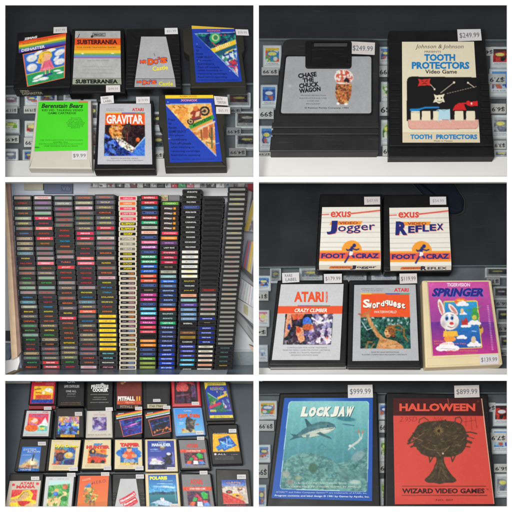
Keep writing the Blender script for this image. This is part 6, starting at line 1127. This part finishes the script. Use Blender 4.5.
G, DG, LG = (102, 102, 101), (46, 46, 46), (142, 142, 138)
RED, PNK, ORG, YEL, TAN, GRN, BLU, CYN, WH_ = (214, 60, 56), (232, 128, 138), (230, 110, 50), (232, 206, 50), (222, 186, 120), (64, 184, 80), (44, 150, 214), (110, 190, 220), (232, 230, 224)
code = {  # letter -> (label colour, lettering colour, style, word for the colours)
 'a': (LG, (226, 110, 110), '', 'pale grey label and pink lettering'), 'b': (DG, RED, '', 'dark label and red lettering'), 'c': (LG, (232, 220, 170), '', 'pale grey label and cream lettering'),
 'd': (DG, ORG, '', 'dark label and orange lettering'), 'e': (DG, YEL, '', 'dark label and yellow lettering'), 'f': (DG, BLU, '', 'dark label and blue lettering'),
 'g': (G, (222, 196, 140), 'frame', 'tan outlined label'), 'h': (G, TAN, '', 'grey label and tan lettering'), 'i': (G, CYN, 'frame', 'light blue outlined label'),
 'j': (DG, GRN, '', 'dark label and green lettering'), 'k': (LG, (90, 190, 150), 'frame', 'pale green outlined label'), 'l': (G, RED, '', 'grey label and red lettering'),
 'm': (G, ORG, '', 'grey label and orange lettering'), 'n': (G, (220, 210, 90), '', 'grey label and yellow lettering'), 'o': (G, (90, 190, 110), '', 'grey label and green lettering'),
 'R': ((206, 52, 72), (246, 226, 226), '', 'red label and white lettering'), 'P': ((226, 110, 116), (248, 232, 232), '', 'salmon label and white lettering'), 'p': (G, (176, 110, 196), '', 'grey label and purple lettering'),
 'L': ((190, 170, 168), (216, 90, 100), '', 'light label and rose lettering'), 'O': ((226, 92, 60), (250, 220, 200), '', 'orange-red label and pale lettering'), 'Y': ((240, 206, 40), (196, 120, 40), '', 'bright yellow label'),
 'q': (BLK, (130, 220, 226), '', 'black label and cyan script'), 'w': (BLK, (226, 226, 222), '', 'black label and white lettering'), 'v': (BLK, (232, 150, 160), '', 'black label and pink lettering'),
 '1': ((226, 56, 88), (250, 210, 216), '', 'crimson label and pale lettering'), '2': ((236, 110, 50), (250, 220, 190), '', 'orange label and pale lettering'), '3': (BLK, (244, 226, 40), '', 'black label and bright yellow lettering'),
 '4': ((120, 116, 100), (236, 232, 220), '', 'grey-brown label and white lettering'), '5': ((60, 52, 50), (226, 140, 60), 'split', 'half black, half orange lettering'), '6': ((60, 52, 56), (216, 150, 160), 'split', 'half black, half pink lettering'),
 '7': ((66, 70, 84), (150, 170, 210), 'split', 'half black, half blue lettering'), '8': ((80, 70, 40), (226, 190, 70), 'split', 'half black, half gold lettering'), '9': ((50, 48, 46), (150, 140, 110), 'split', 'half black, half dim lettering'),
 'A': ((30, 116, 160), (190, 220, 236), '', 'teal-blue label'), 'B': ((34, 50, 100), (110, 130, 190), 'frame', 'navy outlined label'), 'C': ((216, 50, 60), (246, 226, 220), '', 'red label'), 'D': ((30, 170, 110), (220, 244, 230), '', 'green label'),
 'E': ((186, 188, 172), (120, 120, 110), 'frame', 'pale grey-green label'), 'F': ((236, 190, 170), (216, 110, 90), '', 'peach label'), 'H': ((226, 110, 150), (250, 210, 226), '', 'pink label'), 'I': ((160, 70, 160), (236, 216, 240), '', 'purple label'),
 'J': ((34, 96, 200), (220, 230, 246), '', 'blue label'), 'K': ((240, 90, 60), (250, 220, 200), '', 'orange-red label'), 'M': ((196, 50, 140), (246, 200, 230), '', 'magenta label'), 'N': ((60, 180, 220), (226, 244, 250), '', 'sky blue label'),
 'Q': ((226, 66, 90), (246, 180, 190), '', 'rose-red label'), 'S': ((240, 140, 40), (250, 214, 170), '', 'orange label'), 'T': ((96, 160, 50), (210, 230, 180), '', 'leaf green label'), 'U': ((130, 146, 70), (170, 186, 110), '', 'olive label'),
 'V': ((60, 40, 34), (236, 232, 226), 'two', 'brown label, white lettering and orange block'), 'W': ((110, 60, 120), (190, 150, 200), '', 'plum label'), 'X': ((176, 30, 60), (240, 200, 206), '', 'dark red label'), 'Z': ((170, 170, 154), (110, 110, 100), '', 'stone grey label'),
 'r': ((130, 176, 176), (200, 226, 222), '', 'pale teal label'), 's': ((70, 100, 150), (170, 190, 220), '', 'slate blue label'), 't': ((26, 50, 110), (190, 206, 236), '', 'dark blue label'), 'u': ((28, 60, 62), (196, 214, 210), '', 'dark teal label'),
 'x': ((40, 54, 110), (180, 190, 220), '', 'dull navy label'), 'y': ((20, 60, 190), (210, 224, 250), '', 'royal blue label'), 'z': ((30, 28, 26), (176, 156, 120), '', 'black label and tan lettering'),
 '(': ((222, 220, 206), (150, 160, 190), '', 'ivory label'), ')': ((228, 226, 206), (222, 206, 60), 'bar', 'ivory label with a yellow mark'), '-': (BLK, (206, 180, 60), '', 'black label and gold lettering'), '=': ((226, 160, 130), (200, 110, 80), '', 'salmon-tan label'),
 '+': ((90, 70, 160), (190, 170, 230), '', 'violet label'), '*': ((100, 140, 180), (190, 210, 226), '', 'grey-blue label'), '/': ((120, 76, 50), (190, 140, 100), '', 'brown label'), '!': ((150, 120, 50), (110, 80, 40), '', 'ochre label'), '@': ((60, 70, 180), (220, 224, 244), '', 'blue-violet label'),
 '#': (BLK, (40, 40, 42), 'none', 'unmarked black end'), '$': (BLK, (206, 50, 46), 'frame', 'black label in a red frame'), '%': ((150, 144, 140), (110, 60, 66), '', 'dull silver label and maroon lettering'), '&': ((158, 152, 146), (214, 60, 50), '', 'dull silver label and red lettering'),
 '^': ((22, 40, 150), (210, 220, 246), '', 'deep blue label'), '~': (BLK, (240, 190, 30), 'bar', 'black label with a yellow flash'), '<': ((220, 214, 194), (70, 66, 60), '', 'cream label and black lettering'), '>': ((226, 216, 200), (206, 50, 50), '', 'cream label and red lettering'),
 '?': ((138, 137, 128), (120, 118, 110), 'none', 'plain silver-grey label'), ':': ((148, 146, 134), (216, 206, 50), 'bar', 'silver-grey label with a yellow bar'), ';': ((138, 134, 126), (206, 76, 56), 'bar', 'silver-grey label with a red bar'), '.': ((152, 148, 134), (236, 130, 40), 'bar', 'silver-grey label with an orange bar'),
 '_': (BLK, (90, 150, 140), '', 'black label and dim teal lettering'),
}
stacks = [  # (left top, right top, left bottom, right bottom, y top, y bottom, codes, body, where)
 (12.0, 31.4, 22.6, 41.0, 195.2, 369.2, 'abcdcnmfggg' 'ieblmjokaficehdojkjbbgojd', 'g', ''),
 (32.2, 51.9, 41.6, 60.2, 195.0, 369.2, 'Lppk' 'RbPbRdllaPbhkjklbbfeddnejgdmlhRR', 'g', ''),
 (52.7, 73.0, 60.8, 79.0, 195.2, 369.2, 'acl' 'lllbbfdladRbbahdmdheRdbddennnjb', 'g', ''),
 (73.6, 94.0, 79.5, 98.0, 195.0, 369.2, 'mcLmmhnRRmbbPPbbbbaefinOlfhdghblmddL', 'g', 'the fourth stack from left'),
 (94.4, 115.2, 98.5, 118.0, 194.4, 369.4, 'mnndnnRmLlmdaeldLeffeebdYYYYYYYYqqwv', 'g', 'the fifth stack from left'),
 (118.3, 137.0, 119.2, 136.6, 195.6, 369.6, '12111333444333355666666' '556675588997799'[:36], 'c', 'the cream-edged stack'),
 (140.3, 159.2, 138.2, 156.4, 195.0, 369.6, 'CCABCDEFBHIBDDJJKKBzMMBNNMMQQ#SSBBTUU', 'k', 'the stack right of the cream-edged'),
 (160.8, 179.8, 157.8, 175.4, 200.8, 369.8, 'TVVVVVQSWwXXXzZrJstttsKuuDxxxxytyyyy', 'k', 'the brown-and-blue stack'),
 (181.8, 201.6, 178.0, 195.8, 189.2, 371.2, 'wwwBwwwwwwww(((())-w' '-=r+***w#/!w@@@NNw', 'k', 'the stack third from right'),
 (203.2, 224.8, 195.6, 213.6, 197.4, 371.6, '##################$%%&&Z^~^^^^<<>>=(', 'k', 'the mostly unmarked black stack'),
 (227.8, 247.4, 213.9, 232.2, 186.8, 371.8, '??::??.;?:?..?;;;;?;;?..' '??????????____-_', 'k', 'the rightmost stack'),
]
TX = {(5, 5): 'BLUEPRINT', (5, 6): 'BLUEPRINT', (5, 7): 'GORF', (6, 4): 'BOXING', (6, 10): 'DRAGSTER', (6, 24): 'KABOOM!', (6, 25): 'KABOOM!', (7, 1): 'PITFALL!', (7, 2): 'PITFALL!', (7, 3): 'PITFALL!', (7, 4): 'PITFALL!', (7, 5): 'PITFALL!', (7, 26): 'TENNIS', (6, 12): 'ENDURO', (6, 13): 'ENDURO'}
GREYB = mat('grey_black_plastic', (54, 54, 55), .5, .15, 20, 0, .12); SPINE = print_mat('spine_label', .6, .05); SPINE.node_tree.nodes['Principled BSDF'].inputs['Specular IOR Level'].default_value = .06; CREAMB = mat('cream_case_plastic', (206, 196, 172), .5, .05, 12); BLKB = mat('stack_black_plastic', (17, 17, 19), .5, .15, 20, 0, .14)
bmat = {'g': GREYB, 'c': CREAMB, 'k': BLKB}
bv, bf = cart_geo()
protos = {k: None for k in bmat}
def rowpos(ci, ri):
    xl0, xr0, xl1, xr1, y0, y1, codes, bk, where = stacks[ci]; n = len(codes)
    # ends get a little thinner towards the foot of the stack, as the pile is worn and tightly packed
    tot = sum(1.07-.14*i/n for i in range(n)); hs = [(1.07-.14*i/n)/tot*(y1-y0) for i in range(n)]
    yb = y0+sum(hs[:ri+1]); t = (yb-195)/(369-195); xl = xl0+(xl1-xl0)*t; xr = xr0+(xr1-xr0)*t
    return xl, xr, yb, hs[ri]
Rn = random.Random(77)
mass = {'g': ([], []), 'face': ([], [], [])}
for ci, (xl0, xr0, xl1, xr1, y0, y1, codes, bk, where) in enumerate(stacks):
    n = len(codes)
    for ri in range(n):
        xl, xr, yb, hh = rowpos(ci, ri); jx = Rn.uniform(-.35, .35); X, Z = W3((xl+xr)/2+jx, yb); Zb = zs if ri == n-1 and abs(Z-zs) < .02 else Z
        sx = (xr-xl)/19.5; sz = hh/4.85; dy = Rn.uniform(-.012, .012)
        bg_, fg_, st, desc = code[codes[ri]]; sd = ci*50+ri*3+1
        if ci < 5: bg_ = tuple(min(255, v+Rn.randint(-8, 14)+(18-int(ri*.7) if ci < 2 else 4)) for v in bg_)  # left labels painted paler, fading down the stack, to imitate glare
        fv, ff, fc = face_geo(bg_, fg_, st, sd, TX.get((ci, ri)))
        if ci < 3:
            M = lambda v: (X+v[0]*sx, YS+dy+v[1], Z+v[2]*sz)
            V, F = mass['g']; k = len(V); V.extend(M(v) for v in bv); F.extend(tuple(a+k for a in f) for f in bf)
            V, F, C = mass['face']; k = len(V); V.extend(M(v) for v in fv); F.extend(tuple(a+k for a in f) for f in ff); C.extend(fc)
            continue
        if protos[bk] is None:
            o = link('stacked_cartridge', bv, bf, bmat[bk]); protos[bk] = o
        else: o = protos[bk].copy(); COL.objects.link(o)
        o.location = (X, YS+dy, Z); o.scale = (sx, 1, sz)
        kindw = {'g': 'grey-black', 'c': 'cream-edged', 'k': 'black'}[bk] if (ci, ri) > (5, 4) or ci != 5 else 'cream-edged'
        tag(o, f'{kindw} cartridge, {desc.replace(" label and ", " label, ")}, {ords[ri]} down {where}'.replace('cartridge, unmarked black end', 'unmarked cartridge'), 'stacked cartridge', f'cartridges in {where}')
        me = bpy.data.meshes.new('label'); me.from_pydata(fv, [], ff); me.update()
        at = me.color_attributes.new('ink', 'FLOAT_COLOR', 'POINT'); at.data.foreach_set('color', np.array(fc, np.float32).ravel()); me.materials.append(SPINE)
        lo = bpy.data.objects.new('label', me); COL.objects.link(lo); lo.parent = o
V, F = mass['g']; V2, F2, C2 = mass['face']; k = len(V)
me = bpy.data.meshes.new('stacked_cartridges'); me.from_pydata(V+V2, [], F+[tuple(a+k for a in f) for f in F2]); me.update()
at = me.color_attributes.new('ink', 'FLOAT_COLOR', 'POINT'); at.data.foreach_set('color', np.concatenate([np.ones((k, 4)), np.array(C2)]).astype(np.float32).ravel())
me.materials.append(GREYB); me.materials.append(SPINE); me.polygons.foreach_set('material_index', [0]*len(F)+[1]*len(F2))
o = bpy.data.objects.new('stacked_cartridges', me); COL.objects.link(o); tag(o, 'three leftmost stacks of grey-black cartridges with small bright lettering', 'stacked cartridges', None, 'stuff')
